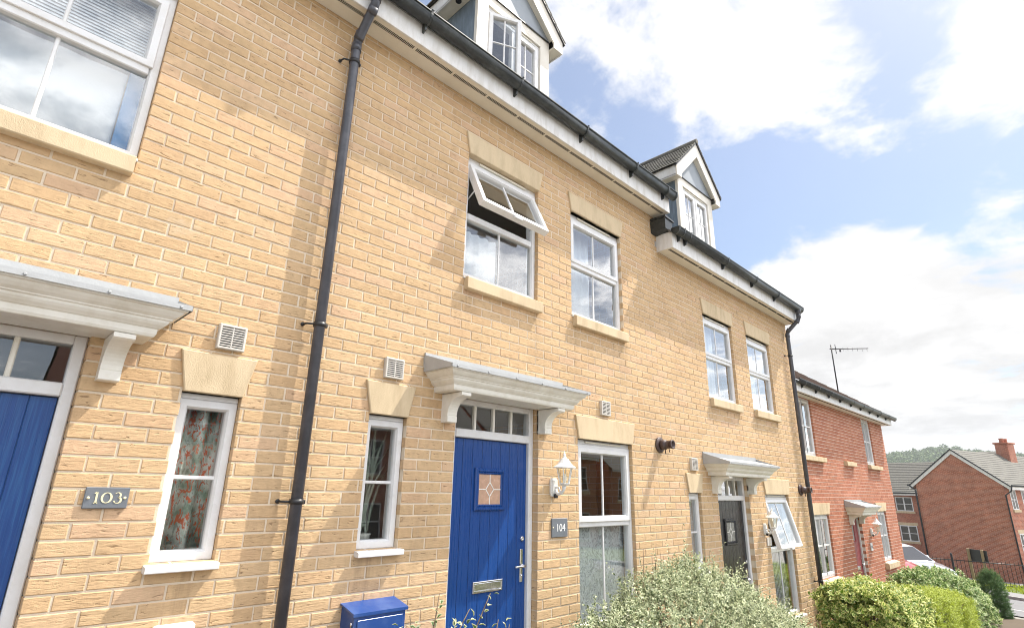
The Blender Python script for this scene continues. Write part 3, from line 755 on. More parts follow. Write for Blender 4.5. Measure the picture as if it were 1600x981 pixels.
# ------------------------------------------------------------------ the terrace of buff brick houses
MIR=1.545
HOLES=dict(u1=(2.72,3.64,3.345,4.52),u2=(4.155,5.075,3.345,4.51),nar=(1.965,2.27,1.25,2.11),door=(2.72,3.665,-.02,2.33),gw=(4.225,5.14,.46,2.11))
def house_shell(h,x0,x1,zb,zw,wall_holes,clip1=None,side0=False,side1=False,ridge=True):
    """wall, roof, floors and back of one house, world coordinates"""
    keep=list(XF); set_xf()
    brick_wall(h,x0,x1,zb,zw,wall_holes,[M['brick'],M['mortar']],clip1=clip1)
    xr=clip1 or x1
    b=MB(); b.box(x0+.004,xr-.004,7.7,7.9,zb-.5,zw+.05); 
    if side0: b.box(x0+.003,x0+.1,.1015,7.699,zb-.5,zw+.05)
    b.box(xr-.1,xr-.003,.1015,7.699,zb-.5,zw+.05)
    if not side0: b.box(x0+.005,x0+.05,.1015,7.699,zb-.5,zw+.05)
    for s in ((x0+.006,x0+.1),(xr-.1,xr-.006)):
        b.prism([(.3,zw+.06),(7.5,zw+.06),(3.9,zw+.06+2.7)],'x',*s)
    mesh_obj('side_wall',b,M['buff_far'],h)
    f=MB(); f.box(x0+.06,xr-.11,.12,7.65,zw-2.55-.02,zw-2.35); f.box(x0+.06,xr-.11,.12,7.65,zw-.06,zw-.005); f.box(x0+.06,xr-.11,.12,7.65,zw-5.2,zw-5.09)
    f.box(x0+.055,xr-.105,3.4,3.5,zw-5.0,zw-.07); mesh_obj('inner_floor',f,M['inner'],h)
    r=MB(); ez=zw+.205
    r.add([(x0,-.24,ez),(xr,-.24,ez),(xr,3.9,ez+3.05),(x0,3.9,ez+3.05),(x0,8.05,ez),(xr,8.05,ez)],[(0,1,2,3),(3,2,5,4)])
    r.add([(x0,-.24,ez-.03),(xr,-.24,ez-.03),(xr,3.9,ez+3.02),(x0,3.9,ez+3.02),(x0,8.05,ez-.03),(xr,8.05,ez-.03)],[(3,2,1,0),(4,5,2,3)])
    r.add([(x0,-.24,ez),(x0,-.24,ez-.03),(x0,3.9,ez+3.02),(x0,3.9,ez+3.05),(xr,-.24,ez),(xr,-.24,ez-.03),(xr,3.9,ez+3.02),(xr,3.9,ez+3.05)],[(0,1,2,3),(7,6,5,4)])
    mesh_obj('roof',r,M['slate'],h)
    XF[:]=keep
def holes_for(sx,ox,oz,extra=()):
    out=[]
    for k,(a,b,c,d) in HOLES.items():
        p,q=sorted((sx*a+ox,sx*b+ox)); out.append((p,q,c+oz,d+oz))
    return out+list(extra)
def vent(house,x,z,dx=.152,dz=.145):
    b=MB(); x0,x1,z0,z1=x-dx/2,x+dx/2,z-dz/2,z+dz/2
    b.ring(x0,x1,z0,z1,[(0,.0),(0,-.028),(.004,-.032),(.012,-.032),(.015,-.026),(.015,.0)])
    n=8
    for i in range(n):
        zz=z0+.017+(z1-z0-.034)*(i+.5)/n; b.add([(x0+.014,-.029,zz-.0035),(x1-.014,-.029,zz-.0035),(x1-.014,-.014,zz+.0035),(x0+.014,-.014,zz+.0035)],[(0,1,2,3)])
        b.box(x0+.014,x1-.014,-.030,-.024,zz-.0035,zz+.003)
    b.box(x-.003,x+.003,-.031,-.02,z0+.014,z1-.014)
    o=mesh_obj('wall_vent',b,M['ventgrey'],house)
    k=MB(); k.box(x0+.012,x1-.012,-.010,-.004,z0+.012,z1-.012); mesh_obj('vent_shade_plate',k,M['dark'],o); return o  # solid black plate paints the shade behind the louvres
M['ventgrey']=simple('stone_grey_vent_plastic',(.60,.57,.52),.5,.06,6,0,dirt=((.40,.36,.30),.3,20))
def flue(house,x,z,r=.088,L=.175):
    b=MB(); b.lathe([(r,-.002),(r,-.012),(r*.94,-.022),(r*.6,-.028)],(x,0,z),24,'y'); o=mesh_obj('boiler_flue',b,M['brown'],house)
    b=MB(); b.lathe([(r*.62,-.02),(r*.62,-.085),(r*.5,-.09),(r*.5,-L+.02),(r*.56,-L+.02),(r*.56,-L),(r*.40,-L),(r*.40,-L+.05),(0,-L+.05)],(x,0,z),20,'y')
    b.tube([(x,-.07,z-r*.55),(x+.005,-.075,z-r*1.15)],.006,6); b.tube([(x,-.12,z-r*.5),(x,-.125,z-r*.95)],.005,6)
    mesh_obj('flue_terminal',b,M['brown'],o); return o

def net_curtain(name,x0,x1,z0,z1,y,label,mat='net',amp=.018,per=.07,wav=None):
    b=MB(); n=int((x1-x0)/.012); pts=[]
    ph=float(RNG.uniform(0,6))
    for i in range(n+1):
        x=x0+(x1-x0)*i/n; pts.append((x,y+amp*math.sin(2*pi*(x-x0)/per+ph+.7*math.sin(x*9))))
    vs=[(p[0],p[1],z0) for p in pts]+[(p[0],p[1],z1) for p in pts]; m=n+1
    b.add(vs,[(i,i+1,m+i+1,m+i) for i in range(n)]); b.smooth.update(range(n))
    o=mesh_obj(name,b,M[mat]); md=o.modifiers.new('Solidify','SOLIDIFY'); md.thickness=.002
    return tag(o,label,'curtain')
def slat_blind(x0,x1,z0,z1,y,label,ang=1.15,pitch=.0215):
    b=MB(); z=z0
    while z<z1:
        s=.0125; c_,s_=math.cos(ang)*s,math.sin(ang)*s
        b.add([(x0,y-c_,z-s_),(x1,y-c_,z-s_),(x1,y,z+.002),(x0,y,z+.002),(x1,y+c_,z+s_),(x0,y+c_,z+s_)],[(0,1,2,3),(3,2,4,5)]); z+=pitch
    b.box(x0,x1,y-.015,y+.015,z1,z1+.03); o=mesh_obj('venetian_blind',b,M['net']); return tag(o,label,'blind')

def wall_lantern(x,z,label,mir=False,yo=0.0,scale=1.0):
    s=1 if not mir else -1
    t=empty('wall_lantern',(x,yo,z)); XFk=list(XF); set_xf()
    def B(name,mb,mat,par): return mesh_obj(name,mb,M[mat],par,local=True)
    b=MB(); w,h=.045,.078
    oct_=[(-w+.014,-h),(w-.014,-h),(w,-h+.02),(w,h-.02),(w-.014,h),(-w+.014,h),(-w,h-.02),(-w,-h+.02)]
    b.prism(oct_,'y',-.018,-.001); b.prism([(p[0]*.7,p[1]*.75) for p in oct_],'y',-.03,-.0185)
    B('back_plate',b,'lampwhite',t)
    b=MB(); b.tube([(0,-.025,-.03),(0,-.06,-.058),(0,-.10,-.05),(0,-.125,-.02),(0,-.13,.012)],[.016,.015,.014,.013,.02],10)
    b.tube([(0,-.025,.0),(0,-.07,-.005),(0,-.09,-.045)],[.010,.008,.008],8); B('curved_arm',b,'lampwhite',t)
    b=MB(); b.box(-.016,.016,-.048,-.022,-.092,-.058,.004); B('movement_sensor',b,'black',t)
    cy=-.135; n=6; r0,r1=.042,.072; z0,z1=.03,.165
    b=MB(); P=[[(math.cos(2*pi*(k+.5)/n)*r,cy+math.sin(2*pi*(k+.5)/n)*r,zz) for k in range(n)] for r,zz in ((r0,z0),(r1,z1))]
    for k in range(n): b.tube([P[0][k],P[1][k]],.005,6,smooth=False)
    for q in P:
        for k in range(n): b.tube([q[k],q[(k+1)%n]],.005,6,smooth=False)
    b.lathe([(.012,.008),(.034,.018),(.046,.028),(.046,.034),(0,.034)],(0,cy,0),6,smooth=False)
    B('lantern_frame',b,'lampwhite',t)
    b=MB(); q0=[(p[0]*.96,cy+(p[1]-cy)*.96,p[2]) for p in P[0]]; q1=[(p[0]*.96,cy+(p[1]-cy)*.96,p[2]) for p in P[1]]
    b.add(q0+q1,[(k,(k+1)%n,(k+1)%n+n,k+n) for k in range(n)]); B('lantern_glass',b,'lampglass',t)
    b=MB(); b.lathe([(.012,.04),(.018,.06),(.02,.085),(.012,.11),(0,.118)],(0,cy,0),12); B('light_bulb',b,'numeral',t)
    b=MB(); b.lathe([(.098,.160),(.100,.168),(.076,.186),(.058,.204),(.043,.226),(.034,.240),(.020,.246),(.017,.256),(.010,.262),(.014,.272),(.009,.282),(.004,.300),(0,.312)],(0,cy,0),12,smooth=False); B('lantern_roof',b,'lampwhite',t)
    t.scale=(s*scale,scale,scale); XF[:]=XFk
    return tag(t,label,'wall lamp')

def text_mesh(body,size,loc,mat,parent,name='numeral',bold=.0,sx=1.0):
    cu=bpy.data.curves.new(name,'FONT'); cu.body=body; cu.size=size; cu.align_x='CENTER'; cu.align_y='CENTER'; cu.extrude=.0012; cu.offset=bold
    o=bpy.data.objects.new(name,cu); COL.objects.link(o)
    dg=bpy.context.evaluated_depsgraph_get(); me=bpy.data.meshes.new_from_object(o.evaluated_get(dg)); bpy.data.objects.remove(o)
    me.name=name; me.materials.clear(); me.materials.append(mat)
    q=bpy.data.objects.new(name,me); COL.objects.link(q); q.parent=parent
    org=Vector(ORG[parent.name]); q.location=Vector(loc)-org; q.rotation_euler=(pi/2,0,0); q.scale=(sx,1,1); ORG[q.name]=tuple(loc)
    return q

# ---- house with the blue door, number 104
H104=empty('terraced_house',(3.7,0,0)); tag(H104,'buff brick terraced house numbered 104 with a plain blue door and an upstairs window open','house','terrace of buff brick houses')
set_xf()
house_shell(H104,MIR,5.885,-.6,5.092,holes_for(1,0,0))
H105=empty('terraced_house',(8.0,0,-.47)); tag(H105,'buff brick end-of-terrace house with a black front door and lower eaves','house','terrace of buff brick houses')
house_shell(H105,5.885,10.35,-1.4,4.622,holes_for(1,4.335,-.475),clip1=10.345)
H103=empty('terraced_house',(-.6,0,0)); tag(H103,'buff brick terraced house numbered 103 at the left edge with a streaked blue door','house','terrace of buff brick houses')
house_shell(H103,-2.85,MIR,-.6,5.092,holes_for(-1,2*MIR,0,()),side0=True)

def fit_house(h,xf,kind):
    set_xf(*xf)
    for k,fl in (('u1',.05),('u2',.05)):
        a,b,c,d=HOLES[k]; lintel(h,a,b,d,d+.212,fl); stone_sill(h,a+.012,b+.018,3.222,3.345)
    a,b,c,d=HOLES['nar']; lintel(h,a-.002,b,2.11,2.335,.05)
    a,b,c,d=HOLES['gw']; lintel(h,a,b,2.11,2.332,.05); stone_sill(h,a-.03,b+.03,.33,.455)
    a,b,c,d=HOLES['u1']; window(h,a,b,c,d,3.93,3.18,open_ang=-math.radians(25) if kind=='104' else 0,label='window with its top sash propped open' if kind=='104' else None,sill=(.012,.03,0))
    a,b,c,d=HOLES['u2']; window(h,a,b,c,d,3.93,4.615,sill=(.012,.03,0))
    a,b,c,d=HOLES['nar']; narrow_window(h,a,b,c,d,mid=1.665)
    a,b,c,d=HOLES['gw']
    window(h,a,b,c,d,1.34,4.68,open_ang=-math.radians(14) if kind=='105' else 0,sill=(.05,.05,.03),label='ground floor window with its upper sash swung open' if kind=='105' else None,lower_pane=None,head=.04)
    a,b,c,d=HOLES['door']
    cfg={'104':('bluedoor','frost','plain blue front door with a leaded light'),'105':('blackdoor','frost_grey','glossy black front door'),'103':('bluedoor_streaked','frost','blue front door with paler streaks in its woodgrain')}[kind]
    door(h,a,b,0,2.022,2.088,d,cfg[0],cfg[1],label=cfg[2],fan=4)
    door_canopy(h,2.385,3.985,2.322)
    s=MB(); s.box(a+.0,b-.0,-.12,.10,-.14,-.002,.006); mesh_obj('door_step',s,M['kerb'],h)
    vent(h,2.118 if kind!='103' else 2.08,2.442)
    if kind!='105': vent(h,4.66,2.442)
fit_house(H104,(1,0,0,0),'104')
fit_house(H105,(1,4.335,0,-.475),'105')
fit_house(H103,(-1,2*MIR,0,0),'103')
set_xf()
eaves(H104,MIR+.0015,5.875,5.092,5.30,5.325,ret1=True,brk=(1.25+.72,3.03,4.03,4.98,5.70),gx=(MIR-.4,5.90),e1=True)
eaves(H103,-2.85,MIR-.0015,5.092,5.30,5.335,ret0=True,brk=(-2.4,-1.4,-.4,.6),gx=(-2.87,MIR-.401),e0=True,yb=-.205)
eaves(H105,5.93,10.36,4.622,4.83,4.853,ret0=True,ret1=True,brk=(6.03,6.20,7.30,8.30,9.20),gx=(5.90,10.33),e0=True,e1=True)
f=MB(); f.add([(5.79,-.215,4.98),(5.98,-.215,4.98),(5.97,-.2,4.845),(5.82,-.2,4.85),(5.79,.02,4.99),(5.98,.02,4.99),(5.98,.02,4.80),(5.80,.02,4.83)],[(0,1,2,3),(4,5,1,0),(7,6,5,4),(3,2,6,7),(0,3,7,4),(1,5,6,2)])
f.add([(5.78,-.23,4.985),(6.0,-.23,4.975),(6.0,.03,5.0),(5.78,.03,5.0),(5.79,-.225,5.02),(5.99,-.225,5.0),(5.99,.03,5.03),(5.79,.03,5.03)],[(3,2,1,0),(4,5,6,7),(0,1,5,4),(1,2,6,5),(2,3,7,6),(3,0,4,7)])
mesh_obj('lead_apron',f,M['gutter'],H104)
downpipe(H104,1.502,5.27,-.1,5.092,brackets=(4.69,2.62,1.545))
downpipe(H105,10.19,4.80,-.75,4.622,brackets=(3.98,1.75,.35))
flue(H104,5.70,2.148)
flue(H105,10.02,1.715)
dormer(H104,True)
set_xf(1,4.335,0,-.45); dormer(H105,False); set_xf(-1,2*MIR,0,0); dormer(H103,False); set_xf()
# ---- fittings on the walls
wall_lantern(3.86,1.662,'white lantern on the brick between the blue door and the tall window of number 104')
wall_lantern(8.40,1.17,'white lantern on the brick between the black door and its open window',scale=.95)
def plate(x0,x1,z0,z1,label,th=.014,screws=((.5,.5),)):
    b=MB(); b.box(x0,x1,-th,-.001,z0,z1,.003); o=mesh_obj('house_number_plate',b,M['slateplate'])
    k=MB()
    for sx_,sz_ in screws: k.lathe([(.0065,-th+.001),(.0065,-th-.003),(.003,-th-.005),(0,-th-.005)],(x0+(x1-x0)*sx_,0,z0+(z1-z0)*sz_),10,'y')
    mesh_obj('screw',k,M['gold'],o); return tag(o,label,'house number')
p103=plate(.495,.674,1.513,1.610,'grey slate number plate reading 103 in pale gold beside the left door',screws=((.09,.5),(.91,.5)))
def ribbon(pts,ws,y,th=.0016):
    b=MB(); n=len(pts); L=[];R_=[]
    for i,p in enumerate(pts):
        a=Vector(pts[max(i-1,0)]);c_=Vector(pts[min(i+1,n-1)]); d=(c_-a).normalized(); nn=Vector((-d.y,d.x))*ws[i]/2; L.append(Vector(p)+nn);R_.append(Vector(p)-nn)
    for i in range(n-1):
        q=[L[i],L[i+1],R_[i+1],R_[i]]; b.add([(v.x,y-th,v.y) for v in q]+[(v.x,y,v.y) for v in q],[(3,2,1,0),(0,1,5,4),(2,3,7,6)])
    return b
def serif103(cx,cz,h,par):
    y=-.0142; w=h*.16
    def out(b,nm='numeral'): mesh_obj(nm,b,M['gold'],par)
    x=cx-h*.84   # 1
    b=ribbon([(x,cz-h/2),(x,cz+h/2)],[w,w],y); 
    for q in (ribbon([(x-h*.17,cz-h/2+.0015),(x+h*.17,cz-h/2+.0015)],[.004,.004],y),ribbon([(x-h*.20,cz+h*.38),(x-.002,cz+h*.49)],[.003,.008],y)): b.add(q.v,q.f)
    out(b)
    x=cx-h*.02   # 0
    n=28; P=[];Wd=[]
    for i in range(n+1):
        t=2*pi*i/n; P.append((x+math.cos(t)*h*.38,cz+math.sin(t)*h*.46)); Wd.append(h*.05+h*.13*abs(math.cos(t))**1.4)
    out(ribbon(P,Wd,y))
    x=cx+h*.88   # 3
    P=[];Wd=[]
    for i in range(15):
        t=math.radians(150-230*i/14); P.append((x-.002+math.cos(t)*h*.24,cz+h*.24+math.sin(t)*h*.24)); Wd.append(h*.05+h*.11*max(0,math.cos(t))**1.2)
    b=ribbon(P,Wd,y); P=[];Wd=[]
    for i in range(17):
        t=math.radians(88-240*i/16); P.append((x+math.cos(t)*h*.29,cz-h*.22+math.sin(t)*h*.27)); Wd.append(h*.05+h*.13*max(0,math.cos(t))**1.2)
    q=ribbon(P,Wd,y); b.add(q.v,q.f)
    q=MB(); q.lathe([(h*.07,y),(h*.07,y-.0016),(0,y-.0016)],(x-h*.25,0,cz-h*.33),10,'y'); b.add(q.v,q.f); out(b)
serif103(.585,1.562,.050,p103)
p104=plate(3.832,4.045,1.248,1.402,'grey slate number plate reading 104 in white below the lantern',screws=((.07,.52),))
text_mesh('104',.088,(3.948,-.0145,1.322),M['numeral'],p104,sx=.95)
k_=M['slateplate']; M['slateplate']=M['ventgrey']; plate(8.43,8.58,.945,1.055,'small grey number plate beside the black door',screws=((.5,.85),(.5,.15)))
M['slateplate']=k_
# blue gas meter box with a sloping lid
b=MB(); b.prism([(-.002,.985),(-.155,.952),(-.155,.42),(-.002,.42)],'x',1.905,2.265); mb_=mesh_obj('meter_box',b.move((0,0,-.04)),M['bluebox']); tag(mb_,'bright blue meter box with a sloping lid on the wall beside the blue door','meter box')
b=MB(); b.prism([(-.0,.998),(-.168,.962),(-.168,.944),(-.158,.944),(-.158,.954),(-.0,.988)],'x',1.893,2.277); mesh_obj('lid',b.move((0,0,-.04)),M['bluebox'],mb_)
b=MB(); b.box(1.925,2.245,-.164,-.1555,.45,.925,.004); mesh_obj('door',b.move((0,0,-.04)),M['bluebox'],mb_)
b=MB()
for zz in (.56,.70,.83,.90): b.tube([(1.901,-.135,zz-.012),(1.901,-.135,zz+.012)],.006,8)
mesh_obj('hinge',b.move((0,0,-.04)),M['chrome'],mb_)
b=MB(); b.box(.885,1.075,-.05,-.001,.55,.972,.012); wb=mesh_obj('meter_box',b,M['pvc']); tag(wb,'white meter cupboard low on the wall under the narrow curtained window','meter box')
b=MB(); b.box(.905,1.055,-.056,-.0505,.58,.945,.004); mesh_obj('door',b,M['pvc'],wb)
# ---- things behind the glass
net_curtain('curtain',.835,1.105,1.27,2.07,.16,'grey and green curtain printed with red leaves in the narrow left window','printcurtain',.034,.105)
slat_blind(-.53,.36,3.99,4.46,.17,'white slatted blind in the upper sash of the top left window')
net_curtain('curtain',-.52,.245,3.36,3.94,.20,'plain white cloth drawn behind the lower pane of the top left window','net',.004,.3)
b=MB(); b.box(.25,.345,.16,.20,3.36,3.95,.004); q=mesh_obj('blue_curtain',b,simple('blue_curtain_cloth',(.05,.22,.48),.8,.1,8,0)); tag(q,'strip of blue curtain at the right side of the top left window','curtain')
b=MB(); b.quad((4.235,.15,.47),(5.13,.15,.47),(5.13,.15,1.33),(4.235,.15,1.33)); q=mesh_obj('lace_panel',b,M['lace']); md=q.modifiers.new('S','SOLIDIFY'); md.thickness=.002; tag(q,'white patterned lace net behind the lower pane right of the blue door','net curtain')
net_curtain('curtain',7.06,7.62,2.88,4.02,.18,'white curtain in the left upstairs window above the black door','net',.016,.09)
net_curtain('curtain',8.49,9.10,2.88,4.02,.18,'white curtain in the right upstairs window beside the black downpipe','net',.016,.09)
net_curtain('curtain',4.17,4.75,3.36,4.47,.22,'white curtain in the right upstairs window of number 104','net',.014,.10)
net_curtain('curtain',2.74,3.30,3.36,3.9,.24,'white curtain behind the window that is propped open','net',.014,.10)
b=MB()
for i in range(16):
    x=8.66+i*.052; b.box(x,x+.032,.165,.169,0.0,.86)
b.box(8.64,9.47,.15,.18,.86,.89); q=mesh_obj('vertical_blind',b,M['net']); tag(q,'vertical blind behind the ground floor window beside the end downpipe','blind')
b=MB()
for i in range(26):
    a=float(RNG.uniform(-.9,.9)); L=float(RNG.uniform(.35,.75)); x=2.10+float(RNG.uniform(-.09,.09)); z=1.30+float(RNG.uniform(0,.3)); y=.20+float(RNG.uniform(0,.06))
    pts=[(x+math.sin(a*t)*L*t*.55,y,z+L*t*math.cos(a*t*.9)) for t in (0,.3,.6,.85,1)]
    w=[.006,.012,.010,.006,.001]
    for j in range(4):
        p,n_=pts[j],pts[j+1]; b.add([(p[0]-w[j],p[1],p[2]),(p[0]+w[j],p[1]+.004,p[2]),(n_[0]+w[j+1],n_[1]+.004,n_[2]),(n_[0]-w[j+1],n_[1],n_[2])],[(0,1,2,3)])
q=mesh_obj('houseplant',b,M['palm']); tag(q,'spiky pale houseplant behind the narrow window left of the blue door','houseplant')
b=MB(); b.lathe([(.06,1.10),(.085,1.32),(.09,1.33),(.075,1.33),(.0,1.32)],(2.10,.23,0),14); mesh_obj('pot',b,M['grp'],q)
b=MB(); b.box(1.93,2.31,.14,.36,1.06,1.10,.004); mesh_obj('shelf',b,M['pvc'],q)

# ------------------------------------------------------------------ the red brick house set back next door
RH=empty('detached_house',(15.7,.67,-.9)); tag(RH,'red brick two-storey house set back next to the buff terrace with a red door','house')
RHO=dict(u1=(12.36,13.37,2.44,3.655),u2=(17.33,18.18,2.44,3.655),g1=(12.56,13.55,.06,1.255),g2=(17.45,18.32,.06,1.26),d=(15.03,15.87,-.92,1.25))
set_xf(1,0,.67,0)
brick_wall(RH,11.7,19.5,-1.6,3.67,[tuple(v) for v in RHO.values()],[M['redbrick'],M['redmortar']],y=.67,clip0=11.7,clip1=19.5,rough=.8)
for k in ('g1','g2'):
    a,b_,c,d=RHO[k]; lintel(RH,a,b_,d,d+.22,.10 if k=='g1' else .12); stone_sill(RH,a-.06,b_+.18,c-.17,c-.02,.09)
for k in ('u1','u2'):
    a,b_,c,d=RHO[k]; stone_sill(RH,a-.03,b_+.32,c-.12,c-.002,.08)
stone_sill(RH,15.20,15.98,2.32,2.44,.08)
a,b_,c,d=RHO['u1']; window(RH,a,b_,c,d,None,None,head=0,trickle=False)
for k in ('u1','u2','g1','g2'):
    a,b_,c,d=RHO[k]
    if k!='u1': w_=window(RH,a,b_,c,d,None,None,head=.03 if k[0]=='g' else 0,trickle=False,sill=(.05,.035,.02) if k[0]=='g' else None)
    q=MB(); mx=(a+b_)/2; q.ring(a+.04,mx+.02,c+.04,d-.05,FPROF(.036,.1,.05)); q.ring(mx-.02+.0015,b_-.04,c+.04,d-.05,FPROF(.036,.1,.05)); q.box(a+.08,b_-.08,.045,.065,(c+d)/2-.014,(c+d)/2+.014); mesh_obj('casement',q,M['pvc'],RH)
a,b_,c,d=RHO['d']; door(RH,a,b_,c,d-.06,d-.055,d,'reddoor','frost_grey',fan=0,win=(15.17,15.5,.60,1.02),lbox=(15.25,15.55,.02,.10),label='dull red front door',diamond=False)
door_canopy(RH,14.74,16.12,1.22,depth=.42,ztop_f=1.40,ztop_b=1.50)
b=MB(); b.box(11.7,11.8,.1015,7,-1.6,3.67); b.box(19.4,19.497,.1015,7,-1.6,3.67); b.box(11.71,19.49,7.0,7.1,-1.6,3.67)
for x in (11.72,19.40): b.prism([(.2,3.68),(6.9,3.68),(3.55,6.0)],'x',x,x+.08)
mesh_obj('side_wall',b,M['redbrick_far'],RH)
b=MB(); b.box(11.82,19.38,.13,6.9,1.55,1.75); b.box(11.82,19.38,.13,6.9,3.62,3.66); b.box(11.82,19.38,3.4,3.5,-1.5,3.6); mesh_obj('inner_floor',b,M['inner'],RH)
eaves(RH,11.7,19.62,3.665,3.84,3.865,ret1=True,brk=[12.1+i*.85 for i in range(9)],gx=(11.7,19.78),e1=True,yb=-.23)
b=MB(); tiles(b,(11.7,-.30,3.86),(19.62,-.30,3.86),(11.7,3.5,6.45),14,32,.03,.035); tiles(b,(19.62,7.3,3.86),(11.7,7.3,3.86),(19.62,3.5,6.45),6,14,.03,.035); mesh_obj('roof',b,M['browntile'],RH)
set_xf()
net_curtain('curtain',12.60,13.5,.1,1.2,.86,'white curtains in the near ground floor window of the red brick house','net',.02,.16)
net_curtain('curtain',17.5,18.28,.1,1.2,.86,'white curtains in the far ground floor window of the red brick house','net',.02,.16)
wall_lantern(16.55,.80,'white lantern on the red brick wall beside the dull red door',yo=.67,scale=1.15)
b=MB(); b.box(16.28,16.44,.648,.669,.38,.56,.005); q=mesh_obj('house_number_plate',b,M['pvc']); tag(q,'small white number plate under the lantern on the red brick wall','house number')
b=MB(); b.box(16.31,16.41,.6445,.6475,.44,.50,.002); mesh_obj('numeral_panel',b,M['slateplate'],q)
# television aerial on its roof
b=MB(); b.tube([(17.72,1.2,4.0),(17.72,1.2,5.86)],.018,8); ae=mesh_obj('television_aerial',b,M['iron']); tag(ae,'thin television aerial on a mast above the roof of the red brick house','aerial')
b=MB(); bd=Vector((.70,-.71,0)); p0=Vector((17.72,1.2,5.74))
b.tube([p0-bd*.05,p0+bd*1.08+Vector((0,0,.04))],.014,6)
up=Vector((.71,.70,0))
b.tube([p0+bd*.12-up*.01+Vector((0,0,-.14)),p0+bd*.12+Vector((0,0,.14))],.010,6)
for i in range(6):
    c_=p0+bd*(.34+i*.14); b.tube([c_-Vector((0,0,.05)),c_+Vector((0,0,.05))],.004,5)
b.box(p0.x+bd.x*.25-.02,p0.x+bd.x*.25+.02,p0.y+bd.y*.25-.02,p0.y+bd.y*.25+.02,p0.z-.08,p0.z-.02,.003)
mesh_obj('aerial_boom',b,M['iron'],ae)
# ------------------------------------------------------------------ ground, pavements, road
def sheet(name,poly_fn,xs,ys,dz,mat,label=None):
    """height-following sheet over a grid; poly_fn(x,y)->bool keeps a cell"""
    b=MB(); nx,ny=len(xs),len(ys)
    for i in range(nx):
        for j in range(ny): b.v.append((xs[i],ys[j],g(xs[i])+dz)); b.a.append(0)
    for i in range(nx-1):
        for j in range(ny-1):
            if poly_fn is None or poly_fn((xs[i]+xs[i+1])/2,(ys[j]+ys[j+1])/2):
                b.f.append((i*ny+j,(i+1)*ny+j,(i+1)*ny+j+1,i*ny+j+1)); b.m.append(0)
    return structure(mesh_obj(name,b,mat))
lin=lambda a,b,n:[a+(b-a)*i/n for i in range(n+1)]
gx_=sorted(set(lin(-60,60,120)+lin(60,300,60)+[400,600,900,1250]+[-1250,-600,-300,-150]))
sheet('ground',None,gx_,[-1250,-800,-200,-80,-40,-25,-15,-8,-4,0,4,10,20,40,80,200,800,1250],-.02,M['ground'])
sheet('front_garden',lambda x,y:True,lin(-20,19.2,60),[-1.75,-.9,-.0],-.012,M['soil'])
sheet('pavement',lambda x,y:True,lin(-30,20.9,60),[-4.2,-3.4,-2.6,-1.75],.0,M['paving'])
sheet('road',lambda x,y:True,lin(-30,21,60),[-10.2,-8,-6,-4.2],-.09,M['asphalt'])
sheet('far_pavement',lambda x,y:True,lin(-30,60,90),[-12.2,-11,-10.2],.0,M['paving'])
b=MB()
for i in range(-32,20):
    x0,x1=i*.915+.004,i*.915+.911
    b.add([(x0,-4.33,g(x0)-.1),(x1,-4.33,g(x1)-.1),(x1,-4.2,g(x1)-.1),(x0,-4.2,g(x0)-.1),(x0,-4.31,g(x0)+.006),(x1,-4.31,g(x1)+.006),(x1,-4.2,g(x1)+.006),(x0,-4.2,g(x0)+.006)],[(4,5,6,7),(0,1,5,4),(1,2,6,5),(3,0,4,7)])
structure(mesh_obj('kerb',b,M['kerb']))
# path slabs to the blue door
b=MB()
for i in range(3): b.box(2.75,3.62,-1.74+i*.56,-1.19+i*.56,-.02,.012,.006)
structure(mesh_obj('path',b,M['kerb']))
# side road at the end of the terrace, laid across the view
yaw=CAMYAW
F2=Vector((math.sin(yaw),math.cos(yaw),0)); R2=Vector((math.cos(yaw),-math.sin(yaw),0)); O2=Vector((0,-3.36,0))
def at(xc,w): p=O2+R2*xc+F2*w; return p.x,p.y
KP=Vector((26.6,-.8,0)); KD=Vector((-.62,-.78,0)).normalized(); KN=Vector((.78,-.62,0)).normalized()
def kp(a,d): q=KP+KD*a+KN*d; return q.x,q.y
def strip(name,d0,d1,a0,a1,dz,mat,n=24):
    b=MB()
    for i in range(n+1):
        t=a0+(a1-a0)*i/n
        for d in (d0,d1):
            X,Y=kp(t,d); b.v.append((X,Y,g(X)+dz)); b.a.append(0)
    for i in range(n): b.f.append((2*i,2*i+2,2*i+3,2*i+1)); b.m.append(0)
    return structure(mesh_obj(name,b,mat))
strip('side_road',-4.9,0.0,-14,7,.006,M['asphalt'])
strip('side_footway',.13,1.25,-14,12,.09,M['paving'])
strip('grass_verge',1.25,13,-16,14,.06,M['grassbase'])
strip('road_line',-3.36,-3.28,-3,6,.012,M['roadpaint'])
b=MB(); t=-14.0
while t<11:
    q=[kp(t,0),kp(t+.91,0),kp(t+.91,.13),kp(t,.13)]
    b.add([(p[0],p[1],g(p[0])-.03) for p in q]+[(p[0],p[1],g(p[0])+.095) for p in q],[(4,5,6,7),(0,1,5,4),(1,2,6,5),(3,0,4,7)]); t+=.915
structure(mesh_obj('side_kerb',b,M['kerb']))

